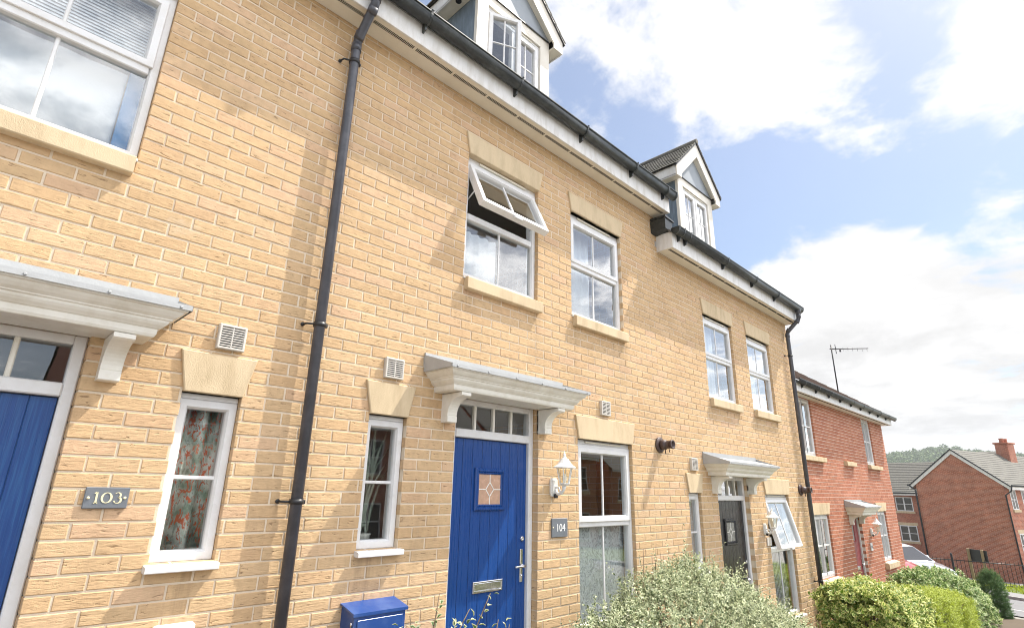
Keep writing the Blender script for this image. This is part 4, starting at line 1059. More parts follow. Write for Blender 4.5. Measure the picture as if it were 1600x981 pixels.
# ------------------------------------------------------------------ leaves
def leaf_mesh(name,pos,dirs,nrm,size,aspect,mat,parent,fold=.18,rnd=None,curl=.12):
    n=len(pos); D=dirs/np.linalg.norm(dirs,axis=1,keepdims=True)
    S_=np.cross(D,nrm); S_/=np.linalg.norm(S_,axis=1,keepdims=True)+1e-9; N=np.cross(S_,D)
    L=size[:,None]; Wd=L*aspect/2
    base=pos; tip=pos+D*L-N*L*curl; mid=pos+D*L*.5+N*L*.0
    l=pos+D*L*.5+S_*Wd+N*L*fold; r=pos+D*L*.5-S_*Wd+N*L*fold
    l2=pos+D*L*.80+S_*Wd*.62+N*L*fold*.4-N*L*curl*.5; r2=pos+D*L*.80-S_*Wd*.62+N*L*fold*.4-N*L*curl*.5
    l1=pos+D*L*.2+S_*Wd*.68+N*L*fold*.6; r1=pos+D*L*.2-S_*Wd*.68+N*L*fold*.6
    V=np.stack([base,mid,tip,l1,l,l2,r1,r,r2],axis=1).reshape(-1,3)
    k=np.arange(n)[:,None]*9
    F=np.concatenate([k+np.array([[0,1,4,3]]),k+np.array([[1,2,5,4]]),k+np.array([[0,6,7,1]]),k+np.array([[1,7,8,2]])],axis=0)
    org=np.array(ORG[parent.name])
    me=bpy.data.meshes.new(name); m=len(F)
    me.vertices.add(len(V)); me.vertices.foreach_set('co',(V-org).astype(np.float32).ravel())
    me.loops.add(m*4); me.loops.foreach_set('vertex_index',F.astype(np.int32).ravel())
    me.polygons.add(m); me.polygons.foreach_set('loop_start',np.arange(m,dtype=np.int32)*4); me.polygons.foreach_set('loop_total',np.full(m,4,dtype=np.int32))
    me.materials.append(mat)
    e=np.tile(np.array([.5,0,1,.8,1,1,.8,1,1],dtype=np.float32),n); a=me.attributes.new('edge','FLOAT','POINT'); a.data.foreach_set('value',e)
    rr=RNG.random(n) if rnd is None else rnd
    a=me.attributes.new('rnd','FLOAT','POINT'); a.data.foreach_set('value',np.repeat(rr,9).astype(np.float32))
    me.update(calc_edges=True); o=bpy.data.objects.new(name,me); COL.objects.link(o); o.parent=parent; return o
def unit(v): return v/(np.linalg.norm(v,axis=-1,keepdims=True)+1e-9)
def sprigs(bases,dirs,lens,nleaf,size,jit=.25,pair_spread=1.0):
    """leaves set in pairs along shoots"""
    P=[];Dv=[];Nv=[];Sz=[]; paths=[]
    n=len(bases); D=unit(dirs)
    bend=RNG.normal(0,.35,(n,3))
    for i in range(n):
        d=D[i]; u=unit(np.cross(d,RNG.normal(0,1,3))); w=np.cross(d,u); k=int(nleaf[i])
        t=(np.arange(k)+.5)/k
        pts=bases[i]+np.outer(t*lens[i],d)+np.outer(t**2*lens[i]*.3,bend[i])
        paths.append((bases[i],pts[-1]))
        a=np.arange(k)*2.4
        out=np.outer(np.cos(a),u)+np.outer(np.sin(a),w)
        ld=unit(out*pair_spread+d*.75+RNG.normal(0,jit,(k,3)))
        P.append(pts);Dv.append(ld);Nv.append(unit(d*1.0-out*.6+np.array([0,0,.5])+RNG.normal(0,jit,(k,3)))); Sz.append(size*(1-.35*t)*RNG.uniform(.7,1.2,k))
    return np.concatenate(P),np.concatenate(Dv),np.concatenate(Nv),np.concatenate(Sz),paths
def lump(p,f,seed):
    s=np.zeros(len(p)); r=np.random.default_rng(seed)
    for i in range(6):
        k=r.normal(0,f,3); s+=np.sin(p@k+r.uniform(0,6))
    return s/6
def bush(name,label,cat,loc,surf,n,size,aspect,mat,shoot=(.05,.12),nl=(6,11),group=None,stems=40,extra=None,depth=.16,fold=.18,up=.35,pair=1.0,jit=.25,long=0):
    """surf(n)->points on the outline with outward normals (world)"""
    t=empty(name,loc); tag(t,label,cat,group)
    P,N=surf(n)
    dpt=RNG.random(len(P))**1.6*depth; P=P-N*dpt[:,None]
    d=unit(N+RNG.normal(0,.45,P.shape)+np.array([0,0,up]))
    ln=RNG.uniform(*shoot,len(P)); k=RNG.integers(nl[0],nl[1]+1,len(P))
    if long:
        q=RNG.choice(np.where(N[:,2]>.25)[0],long,replace=False); ln[q]=RNG.uniform(.18,.32,long); k[q]=14; d[q]=unit(d[q]+np.array([.1,0,.9]))
    a,b_,c_,s_,paths=sprigs(P,d,ln,k,size,pair_spread=pair,jit=jit)
    if extra:
        for (B,Dd,Ll,kk,sz) in extra:
            q=sprigs(np.array([B]),np.array([Dd]),[Ll],[kk],sz,jit=.2)
            a=np.concatenate([a,q[0]]);b_=np.concatenate([b_,q[1]]);c_=np.concatenate([c_,q[2]]);s_=np.concatenate([s_,q[3]])
    leaf_mesh('foliage',a,b_,c_,s_,aspect,mat,t,fold=fold)
    m=MB(); L=Vector(loc)
    idx=RNG.choice(len(P),min(stems,len(P)),replace=False)
    for i in idx:
        e=Vector(P[i]); s0=L+Vector(((e.x-L.x)*.7,(e.y-L.y)*.4,.0)); s0.z=g(s0.x)-.02
        md=s0.lerp(e,.5)+Vector((0,0,.05)); m.tube([s0,md,e],[.012,.008,.003],5)
    if extra:
        for (B,Dd,Ll,kk,sz) in extra: 
            e=Vector(B)+Vector(Dd).normalized()*Ll; s0=Vector((B[0]*.9+L.x*.1,B[1]*.9+L.y*.1,g(B[0])+.2)); m.tube([s0,Vector(B),e],[.006,.004,.0015],5)
    mesh_obj('stem',m,M['bark'],t)
    return t
def ell_surf(ells,seed,amp=.10,fr=5.0,flip=-.35):
    def f(n):
        A=[e[3]*e[4]+e[3]*e[5]+e[4]*e[5] for e in ells]; tot=sum(A); P=[];N=[]
        for e,a in zip(ells,A):
            k=int(n*a/tot); d=unit(RNG.normal(0,1,(k,3))); d[:,2]=np.where(d[:,2]<flip,-d[:,2],d[:,2])
            r=np.array(e[3:6]); p=d*r; nn=unit(d/r); p=p+np.array(e[:3]); p=p+nn*(lump(p,fr,seed)*amp)[:,None]
            keep=np.ones(k,bool)
            for q in ells:
                if q is e: continue
                keep&=(((p-np.array(q[:3]))/(np.array(q[3:6])*.9))**2).sum(1)>1
            P.append(p[keep]);N.append(nn[keep])
        return np.concatenate(P),np.concatenate(N)
    return f
def box_surf(x0,x1,y0,y1,ztop0,ztop1,seed,amp=.04,fr=6.0,rnd=.12,zb=None):
    """clipped hedge: top follows a slope from ztop0 at x0 to ztop1 at x1"""
    def f(n):
        LX,LY=x1-x0,y1-y0; hz=max(.4,(ztop0-g(x0)+ztop1-g(x1))/2)
        ar=np.array([LX*LY,LX*hz,LX*hz*.6,LY*hz,LY*hz]); fc=RNG.choice(5,n,p=ar/ar.sum())
        u=RNG.random(n);v=RNG.random(n); P=np.zeros((n,3));N=np.zeros((n,3))
        zt=lambda x: ztop0+(ztop1-ztop0)*(x-x0)/LX
        gv=np.vectorize(g)
        P[:,0]=x0+LX*u; P[:,1]=y0+LY*v; P[:,2]=zt(P[:,0]); N[:,2]=1
        m=(fc==1)|(fc==2); P[m,1]=np.where(fc[m]==1,y0,y1); gg=gv(P[m,0]); P[m,2]=gg+(zt(P[m,0])-gg)*v[m]; N[m]=0; N[m,1]=np.where(fc[m]==1,-1,1)
        m=(fc>=3); P[m,0]=np.where(fc[m]==3,x0,x1); P[m,1]=y0+LY*u[m]; gg=gv(P[m,0]); P[m,2]=gg+(zt(P[m,0])-gg)*v[m]; N[m]=0; N[m,0]=np.where(fc[m]==3,-1,1)
        # round the edges
        C=np.array([(x0+x1)/2,(y0+y1)/2,0]); 
        ex=np.clip((np.abs(P[:,0]-C[0])-(LX/2-rnd))/rnd,0,1); ey=np.clip((np.abs(P[:,1]-C[1])-(LY/2-rnd))/rnd,0,1); ez=np.clip((P[:,2]-(zt(P[:,0])-rnd))/rnd,0,1)
        rr=np.sqrt(ex**2+ey**2+ez**2); pull=np.clip(rr-1,0,1)*rnd
        out=unit(np.stack([np.sign(P[:,0]-C[0])*ex,np.sign(P[:,1]-C[1])*ey,ez],1)+1e-6)
        P=P-out*pull[:,None]; N=unit(N+out*.8)
        P=P+N*(lump(P,fr,seed)*amp*2)[:,None]
        return P,N
    return f
# white-edged shrub under the tall window and the black door
ex=[]
def spr(px,py,Yd,dz=.28,k=16,sz=.022,lean=(0,0,1)):
    # tip seen at a picture point, converted once into a real place in the garden
    X,Z=TIP[(px,py,Yd)]; d=np.array(lean)/np.linalg.norm(lean); B=np.array([X,Yd,Z])-d*dz; ex.append((tuple(B),tuple(d),dz,k,sz))
bush('variegated_shrub','silvery cream-edged shrub filling the garden in front of number 104 and the black door','shrub',(5.3,-.85,g(5.3)),
  ell_surf([(3.02,-.92,.12,.40,.36,.56),(3.5,-.90,.22,.55,.42,.66),(4.15,-.88,.28,.60,.45,.73),(4.65,-.85,.26,.60,.45,.80),(5.3,-.80,.13,.60,.45,.75),(5.95,-.78,-.06,.60,.42,.70),(6.6,-.75,-.22,.60,.40,.64),(7.2,-.72,-.36,.50,.38,.55)],3,.09,6.0),
  7600,.037,.5,M['leafvar'],(.05,.15),(7,11),stems=70,depth=.16,long=110,
  extra=[((3.98,-.80,.88),(.12,0,1),.34,22,.024),((4.05,-.85,.80),(-.1,0,1),.20,14,.024),((4.25,-.7,.85),(.3,0,1),.22,14,.024),((4.0,-.95,.75),(-.5,0,1),.2,14,.024),((3.62,-.95,.62),(-.3,0,1),.22,14,.024),
         ((4.5,-.6,.98),(.3,.1,.9),.25,16,.024),((4.35,-.75,.98),(0,0,1),.18,12,.026),((4.55,-.85,1.0),(.15,0,1),.22,14,.026),((4.9,-.85,.95),(.1,0,1),.22,16,.026),((5.05,-.80,.90),(.25,0,1),.25,16,.026),((5.6,-.75,.68),(.2,0,1),.28,18,.026),((5.75,-.75,.62),(.5,0,1),.22,14,.026),((6.6,-.7,.35),(.8,0,.5),.35,18,.026),((3.4,-1.0,.30),(-.6,0,.8),.3,16,.024)])
bush('variegated_seedling','loose sprigs of cream-edged leaves in front of the blue meter box','shrub',(1.75,-1.75,-.01),
  ell_surf([(1.25,-1.75,.92,.20,.14,.22)],5,.05,6.0),50,.036,.62,M['leafvar'],(.06,.14),(6,9),stems=8,
  extra=[((1.25,-1.75,1.12),(-.8,-.05,.55),.16,11,.036),((1.24,-1.75,1.10),(.15,0,1),.21,12,.036),((1.30,-1.75,1.10),(.6,0,.8),.18,11,.036),((1.36,-1.75,1.05),(.55,.05,.8),.28,13,.038),((1.50,-1.75,1.0),(.25,0,1),.20,10,.036),((1.20,-1.75,1.08),(-.25,0,1),.18,10,.036),((1.16,-1.75,1.05),(-.4,0,1),.14,9,.036),((1.62,-1.7,.98),(.2,0,1),.18,9,.036),((2.45,-1.5,.66),(.2,0,1),.2,9,.034)])
bush('broad_leaved_hedge','cream-edged broad-leaved hedge at the foot of the end downpipe','hedge',(9.0,-.9,g(9.0)),
  box_surf(8.55,10.5,-1.45,-.5,.50,.30,9,.07,4.5,.25),3000,.078,.5,M['leafbig'],(.06,.15),(6,9),stems=40,depth=.2,fold=.12)
bush('privet_hedge','clipped golden privet hedge between the two cream-edged hedges','hedge',(12.6,-.8,g(12.6)),
  box_surf(10.35,14.1,-1.45,-.15,.35,-.12,12,.04,5.0,.22),7000,.03,.6,M['privet'],(.05,.10),(7,11),stems=40,depth=.12,up=.6)
bush('rounded_hedge','tall rounded white-edged hedge in front of the parked cars','hedge',(16.5,-.7,g(16.5)),
  ell_surf([(14.75,-.42,-.82,.95,.70,1.0),(15.7,-.52,-.92,1.0,.72,1.08),(16.5,-.68,-1.05,.95,.70,1.10),(17.15,-.80,-1.15,.62,.60,.98)],21,.05,3.2),5200,.075,.52,M['leafbigw'],(.05,.13),(6,10),stems=50,depth=.25,fold=.12)
bush('conifer_hedge','small dark green conifer at the road end of the hedges','conifer',(19.0,-1.15,g(19.0)),
  ell_surf([(19.0,-1.15,-.72,.27,.27,.60),(19.0,-1.15,-1.05,.29,.29,.45)],31,.06,5.0,-1.1),5000,.034,.34,M['conifer'],(.06,.12),(9,13),stems=6,depth=.2,up=.45,pair=.8)
# grass tufts by the railings
nG=9000; ta=RNG.uniform(-9,9,nG); td=RNG.uniform(1.3,6.5,nG)
PX=KP.x+KD.x*ta+KN.x*td; PY=KP.y+KD.y*ta+KN.y*td; PZ=np.interp(PX,GX,GZ)+.06
gr=empty('grass',(30,0,g(30))); gd=np.stack([RNG.normal(0,.3,nG),RNG.normal(0,.3,nG),np.ones(nG)],1)
leaf_mesh('grass_blades',np.stack([PX,PY,PZ],1),gd,unit(RNG.normal(0,1,(nG,3))),RNG.uniform(.06,.14,nG),.35,M['privet'],gr); gr['kind']='stuff'

# ------------------------------------------------------------------ railings, sign board, cars
def railings():
    P=[at(tq,25.18-.558*(tq-17.1)) for tq in lin(11.5,27.5,7)]
    t=empty('iron_railings',(P[3][0],P[3][1],g(P[3][0]))); tag(t,'black iron railings with pointed bars along the grass verge','railings')
    for i,(X,Y) in enumerate(P):
        b=MB(); z=g(X); b.box(X-.035,X+.035,Y-.035,Y+.035,z-.02,z+1.12,.004); b.lathe([(.05,z+1.12),(.03,z+1.15),(.028,z+1.18),(0,z+1.21)],(X,Y,0),8); mesh_obj('railing_post',b,M['iron'],t)
        if i==len(P)-1: break
        X2,Y2=P[i+1]; b=MB(); zA,zB=g(X),g(X2); 
        for h in (.14,.93): b.tube([(X,Y,zA+h),(X2,Y2,zB+h)],.017,6)
        n=20
        for k in range(1,n):
            u=k/n; x_=X+(X2-X)*u;y_=Y+(Y2-Y)*u;z_=zA+(zB-zA)*u; b.tube([(x_,y_,z_+.06),(x_,y_,z_+1.0),(x_,y_,z_+1.07)],[.009,.009,.001],5)
        mesh_obj('railing_panel',b,M['iron'],t)
railings()
A,B_=Vector((33.42,1.12,0)),Vector((32.72,.36,0)); gz=g(33)
t=empty('notice_board',(33.07,.74,gz)); tag(t,'back of a dark notice board on two pale wooden posts by the railings','notice board')
dd=(B_-A).normalized(); nn=Vector((dd.y,-dd.x,0)); nn=nn if nn.dot(F2)>0 else -nn
for u in (.16,.86):
    q=A.lerp(B_,u)-nn*.06; b=MB(); b.box(q.x-.05,q.x+.05,q.y-.05,q.y+.05,gz-.05,-.50,.01); mesh_obj('post',b,M['wood'],t)
b=MB(); z0,z1=-1.02,-.52; nn=nn*.04
b.add([(A.x,A.y,z0),(B_.x,B_.y,z0),(B_.x+nn.x,B_.y+nn.y,z0),(A.x+nn.x,A.y+nn.y,z0),(A.x,A.y,z1),(B_.x,B_.y,z1),(B_.x+nn.x,B_.y+nn.y,z1),(A.x+nn.x,A.y+nn.y,z1)],[(0,1,5,4),(1,2,6,5),(2,3,7,6),(3,0,4,7),(4,5,6,7),(3,2,1,0)])
mesh_obj('board',b,M['signback'],t)

def car(loc,rz,paint,label):
    t=empty('parked_car',loc,rz); k_=list(XF); set_xf(); tag(t,label,'car','cars parked behind the hedge')
    def B(n,mb,m,par=t,**kw): return mesh_obj(n,mb,M[m],par,local=True)
    # body loft: x 0 rear .. 4.05 front
    st=[(0.0,.62,.42,.80),(.06,.74,.30,.92),(.35,.82,.26,.97),(.9,.85,.22,.96),(2.0,.86,.22,.95),(2.9,.85,.22,.93),(3.3,.83,.24,.86),(3.75,.76,.27,.76),(3.98,.64,.32,.66),(4.05,.52,.38,.60)]
    b=MB(); n=12
    for x,hw,z0,z1 in st:
        q=[(-hw*.86,z0),(-hw,z0+(z1-z0)*.25),(-hw,z0+(z1-z0)*.62),(-hw*.95,z0+(z1-z0)*.85),(-hw*.82,z1),(-hw*.3,z1+.015),(hw*.3,z1+.015),(hw*.82,z1),(hw*.95,z0+(z1-z0)*.85),(hw,z0+(z1-z0)*.62),(hw,z0+(z1-z0)*.25),(hw*.86,z0)]
        b.v+= [(x,y,z) for y,z in q]; b.a+=[0]*n
    for i in range(len(st)-1):
        for j in range(n): b.f.append((i*n+j,i*n+(j+1)%n,(i+1)*n+(j+1)%n,(i+1)*n+j)); b.m.append(0); b.smooth.add(len(b.f)-1)
    b.f.append(tuple(range(n))); b.m.append(0); b.f.append(tuple((len(st)-1)*n+j for j in range(n))); b.m.append(0)
    body=B('body',b,paint)
    b=MB(); cab=[(.12,.70,.93),(.42,.62,1.38),(1.0,.60,1.47),(1.7,.60,1.46),(2.05,.62,1.40),(2.95,.74,.90)]
    for x,hw,z in cab: b.v+=[(x,-hw,z),(x,-hw*.6,z+.03),(x,hw*.6,z+.03),(x,hw,z),(x,hw*1.12 if z>1 else hw,.90),(x,-hw*1.12 if z>1 else -hw,.90)]; b.a+=[0]*6
    for i in range(len(cab)-1):
        for j in range(6): b.f.append((i*6+j,i*6+(j+1)%6,(i+1)*6+(j+1)%6,(i+1)*6+j)); b.m.append(0)
    B('cabin',b,paint)
    b=MB()  # glass slightly proud
    b.add([(2.10,-.56,1.385),(2.10,.56,1.385),(2.90,.66,.935),(2.90,-.66,.935)],[(0,1,2,3)]); b.move((.012,0,.016))
    B('windscreen',b,'carglass')
    b=MB(); b.add([(.40,-.5,1.35),(.40,.5,1.35),(.16,.58,1.0),(.16,-.58,1.0)],[(0,1,2,3)]); b.move((-.014,0,.01)); B('rear_window',b,'carglass')
    for s in (-1,1):
        for a in ([(.50,1.33),(1.22,1.39),(1.22,.97),(.42,.97)],[(1.30,1.39),(1.98,1.35),(2.62,.97),(1.30,.97)]):
            b=MB(); b.add([(x,s*(.712-(z-.9)*.155),z) for x,z in a],[(0,1,2,3)]); o=B('side_window',b,'carglass')
        b=MB(); b.lathe([(0,-.03),(.06,-.03),(.085,0),(.06,.035),(0,.035)],(2.35,s*.93,1.02),10,'x'); b.tube([(2.35,s*.80,.96),(2.35,s*.9,1.0)],.02,6); B('wing_mirror',b,paint)
        b=MB(); b.lathe([(0,-.02),(.13,-.02),(.10,.05),(0,.06)],(3.80,s*.56,.62),12,'x'); B('headlight',b,'lampclear')
        b=MB(); b.box(-.012,.05,s*.5-.12,s*.5+.12,.62,.86,.02); B('tail_light',b,'redcar')
        for x in (.72,3.22):
            b=MB(); c_=s*.74
            b.lathe([(.20,c_-.09),(.30,c_-.09),(.315,c_-.06),(.315,c_+.06),(.30,c_+.09),(.20,c_+.09)],(x,0,.315),24,'y'); w=B('wheel',b,'tyre')
            b=MB(); b.lathe([(.0,c_+s*.075),(.06,c_+s*.082),(.20,c_+s*.06),(.21,c_+s*.085)],(x,0,.315),16,'y'); mesh_obj('rim',b,M['chrome'],w,local=True)
    XF[:]=k_
    return t
rz=math.atan2(R2.y,R2.x)
rz=math.atan2(KD.y,KD.x)
q=Vector((27.3,1.1,0))-KD*4.05; car((q.x,q.y,-1.70),rz,'silver','silver car whose windscreen and bonnet show above the white-edged hedge')
q=Vector((22.50,1.15,0))-KD*4.05; car((q.x,q.y,-1.29),rz,'redcar','red car of which only the nose shows at the corner of the red brick house')

# ------------------------------------------------------------------ the gable-ended house across the side road
Q=Vector((49.35,.62,0)); U_=Vector((.272,.962,0)); V_=Vector((.962,-.272,0)); rzg=math.atan2(V_.y,V_.x)
# local axes: x = along the ridge away from us, y = across the gable to the left
def glob(name,u,label,cat,z):
    p=Q+U_*u; return tag(empty(name,(p.x,p.y,z),rzg),label,cat)
zg=-3.6
GH=glob('gable_house',0,'red brick house with a blank gable end and white bargeboards facing the street','house',0)
def L(name,mb,mat,par=GH): 
    k_=list(XF); set_xf(); o=mesh_obj(name,mb,M[mat],par,local=True); XF[:]=k_; return o
ze,zp,wd,up_=2.62,4.83,5.18,2.52; LN=22
b=MB(); b.prism([(0,zg),(wd,zg),(wd,ze+.0),(up_,zp-.02),(0,ze)],'x',0,LN); L('wall',b,'redbrick_far')
def wedge(par,u0,z0,u1,z1,x0,x1,mat,th=.05,rows=16,name='roof'):
    b=MB(); n=rows
    for i in range(n):
        a,c_=i/n,(i+1.15)/n; A0=(u0+(u1-u0)*a,z0+(z1-z0)*a); A1=(u0+(u1-u0)*min(c_,1),z0+(z1-z0)*min(c_,1))
        b.add([(x0,A0[0],A0[1]+.05),(x1,A0[0],A0[1]+.05),(x1,A1[0],A1[1]+.015),(x0,A1[0],A1[1]+.015),(x0,A0[0],A0[1]-.0),(x1,A0[0],A0[1]-.0)],[(0,1,2,3),(4,5,1,0)])
    return L(name,b,mat,par)
wedge(GH,-.42,ze-.22,up_,zp+.04,-.12,LN,'slate'); wedge(GH,wd+.42,ze-.22,up_,zp+.04,-.12,LN,'slate')
for s,(ua,za) in ((0,(-.42,ze-.22)),(1,(wd+.42,ze-.22))):
    b=MB(); b.prism([(ua,za-.02),(up_,zp+.0),(up_,zp-.26),(ua,za-.26)],'x',-.10,-.06); L('bargeboard',b,'white')
    b=MB(); b.prism([(ua,za+.06),(up_,zp+.10),(up_,zp-.0),(ua,za-.03)],'x',-.14,-.105); L('verge_tile',b,'black')
for u in (-.50,wd+.50):
    b=MB(); b.tube([(-.1,u,ze-.17),(LN,u,ze-.17)],.06,8); L('gutter',b,'gutter')
    b=MB(); s=1 if u>0 else -1; b.box(-.05,LN,u-s*.10-.02,u-s*.10+.02,ze-.42,ze-.16); L('fascia',b,'white')
b=MB(); b.tube([(-.08,-.48,ze-.2),(-.08,-.40,ze-.5),(-.08,-.06,ze-.75),(-.08,-.06,zg+.2)],.045,8); L('downpipe',b,'black')
b=MB(); b.tube([(-.08,wd+.40,ze-.2),(-.08,wd+.05,ze-.5),(-.08,wd+.05,zg+.2)],.06,8); L('downpipe',b,'black')
b=MB(); cxh=7.6
b.box(cxh-.55,cxh+.55,up_-.75,up_+.05,zp-1.2,zp+.78,.02); b.box(cxh-.63,cxh+.63,up_-.83,up_+.13,zp+.78,zp+.9,.02); ch=L('chimney',b,'redbrick_far')
for x in (-.28,.30):
    b=MB(); b.lathe([(.15,zp+.9),(.13,zp+1.1),(.155,zp+1.13),(.155,zp+1.22),(0,zp+1.22)],(cxh+x,up_-.35,0),12); L('chimney_pot',b,'redbrick_far',ch)
b=MB(); b.box(12.2,13.2,.9,1.3,ze+.55,ze+1.5); L('roof_light',b,'white')
def lwin(par,x0,x1,u,z0,z1,face,lin=True,cols=2):
    """window in a wall; face 'u' = long side facing -y, 'x' = gable side facing -x"""
    b=MB(); gl=MB(); s=MB(); l_=MB()
    if face=='u':
        b.ring(x0,x1,z0,z1,[(0,u+.05),(0,u-.02),(.07,u-.02),(.07,u+.05)]); 
        for i in range(1,cols): xm=x0+(x1-x0)*i/cols; b.box(xm-.04,xm+.04,u-.018,u+.04,z0+.05,z1-.05)
        b.box(x0+.06,x1-.06,u-.014,u+.02,(z0+z1)/2-.02,(z0+z1)/2+.02)
        gl.box(x0+.04,x1-.04,u-.008,u+.01,z0+.04,z1-.04); s.box(x0-.08,x1+.08,u-.08,u+.02,z0-.16,z0-.002); l_.box(x0-.1,x1+.1,u-.012,u+.02,z1+.002,z1+.22)
    else:
        # gable-side: coordinates x0,x1 run along y, u is the wall's x
        def T(m):
            m.v=[(p[1],p[0],p[2]) for p in m.v]
        b.ring(x0,x1,z0,z1,[(0,u+.05),(0,u-.02),(.07,u-.02),(.07,u+.05)])
        for i in range(1,cols): xm=x0+(x1-x0)*i/cols; b.box(xm-.05,xm+.05,u-.018,u+.04,z0+.05,z1-.05)
        b.box(x0+.06,x1-.06,u-.014,u+.02,(z0+z1)/2-.02,(z0+z1)/2+.02)
        gl.box(x0+.04,x1-.04,u-.008,u+.01,z0+.04,z1-.04); s.box(x0-.1,x1+.1,u-.08,u+.02,z0-.16,z0-.002); l_.box(x0-.1,x1+.1,u-.012,u+.02,z1+.002,z1+.22)
        for m in (b,gl,s,l_): T(m)
    w=L('window',b,'pvc',par); L('pane',gl,'carglass',w); L('stone_sill',s,'stone',w)
    if lin: L('lintel',l_,'stone',w)
for x in (.68,2.35,5.6,9.0,13):
    lwin(GH,x,x+.85,-.0,ze-1.65,ze-.40,'u',False); lwin(GH,x,x+.85,-.0,ze-4.5,ze-3.1,'u',True)
# lower house set back on the left
WH=glob('terraced_house',0,'red brick houses with low grey roofs set back to the left of the gable end','house',0)
wx=5.2; we=1.95
b=MB(); b.box(wx,wx+7,wd+.02,wd+9,zg,we); b.prism([(wx,we),(wx+7,we),(wx+3.5,we+2.4)],'y',wd+.021,wd+9); L('wall',b,'redbrick_far',WH)
def wedgey(par,x0,z0,x1,z1,y0,y1,mat,rows=18,hip=0):
    b=MB(); n=rows
    for i in range(n):
        a,c_=i/n,min(1,(i+1.15)/n); 
        h0,h1=hip*a,hip*c_
        b.add([(x0+(x1-x0)*a,y0,z0+(z1-z0)*a+.05),(x0+(x1-x0)*a,y1-h0,z0+(z1-z0)*a+.05),(x0+(x1-x0)*c_,y1-h1,z0+(z1-z0)*c_+.015),(x0+(x1-x0)*c_,y0,z0+(z1-z0)*c_+.015),(x0+(x1-x0)*a,y0,z0+(z1-z0)*a),(x0+(x1-x0)*a,y1-h0,z0+(z1-z0)*a)],[(0,1,2,3),(4,5,1,0)])
    return L('roof',b,mat,par)
wedgey(WH,wx-.4,we-.05,wx+3.5,we+2.55,wd+.6,wd+9.2,'slate'); wedgey(WH,wx+7.4,we-.05,wx+3.5,we+2.55,wd+.6,wd+9.2,'slate',4)
wedgey(WH,4.1,2.35,9.5,5.25,up_+.5,wd+1.0,'slate',18,0.9); wedgey(WH,15,2.35,9.5,5.25,up_+.5,wd+1.0,'slate',4,.9)
b=MB(); b.box(wx-.46,wx-.42,wd+.3,wd+9,we-.22,we-.02); L('fascia',b,'white',WH)
b=MB(); b.tube([(wx-.5,wd+.3,we-.03),(wx-.5,wd+9,we-.03)],.06,8); L('gutter',b,'gutter',WH)
for y in (wd+3.0,wd+6.2):
    lwin(WH,y,y+1.3,wx,we-1.45,we-.35,'x',False); lwin(WH,y,y+1.3,wx,we-3.75,we-2.55,'x',True); 
b=MB(); b.box(wx-.05,wx-.002,wd+2.6,wd+4.3,we-4.9,we-4.65); L('lintel',b,'stone',WH)

# ------------------------------------------------------------------ houses across the street (they show in the window reflections)
def opposite(x0,label,first=[None]):
    gy=-17.5; zf=g(x0+4)-.1
    t=empty('red_terrace_house',(x0,gy,zf)); tag(t,label,'house','red brick houses across the street')
    k_=list(XF); set_xf()
    def B(n,mb,m,par=t): return mesh_obj(n,mb,M[m],par,local=True)
    b=MB(); b.box(0,7.9,-7,0,-1.2,5.2); b.prism([(-7,5.2),(0,5.2),(-3.5,7.6)],'x',0.02,7.88); B('wall',b,'redbrick_far')
    b=MB(); b.add([(-.05,.4,5.02),(7.95,.4,5.02),(7.95,-3.5,7.75),(-.05,-3.5,7.75),(7.95,-7.4,5.02),(-.05,-7.4,5.02)],[(0,1,2,3),(3,2,4,5)]); B('roof',b,'slate')
    b=MB(); b.box(0,7.9,.28,.32,4.85,5.05); B('fascia',b,'white')
    for x,z0,z1,w in ((.9,3.1,4.5,1.2),(3.4,3.1,4.5,1.0),(5.8,3.1,4.5,1.2),(.9,.5,1.95,1.4),(5.7,.5,1.95,1.4)):
        b=MB(); b.ring(x,x+w,z0,z1,[(0,-.02),(0,.03),(.07,.03),(.07,-.02)]); b.box(x+w/2-.03,x+w/2+.03,-.01,.028,z0+.05,z1-.05); b.box(x+.06,x+w-.06,-.01,.024,(z0+z1)/2-.03,(z0+z1)/2+.03); wf=B('window',b,'pvc')
        b=MB(); b.box(x+.05,x+w-.05,.003,.012,z0+.05,z1-.05); B('pane',b,'carglass',wf)
        b=MB(); b.box(x-.1,x+w+.1,.003,.07,z0-.15,z0-.003); B('stone_sill',b,'stone',wf)
    b=MB(); b.box(3.4,4.35,.003,.05,-.05,2.05,.01); B('door',b,'blackdoor')
    XF[:]=k_; return t
for i,(x0,tx) in enumerate(((2,'nearest'),(11,'second nearest'),(20.2,'third nearest'),(29.4,'farthest'))):
    opposite(x0,'%s red brick house across the street, mirrored in the window glass'%tx)

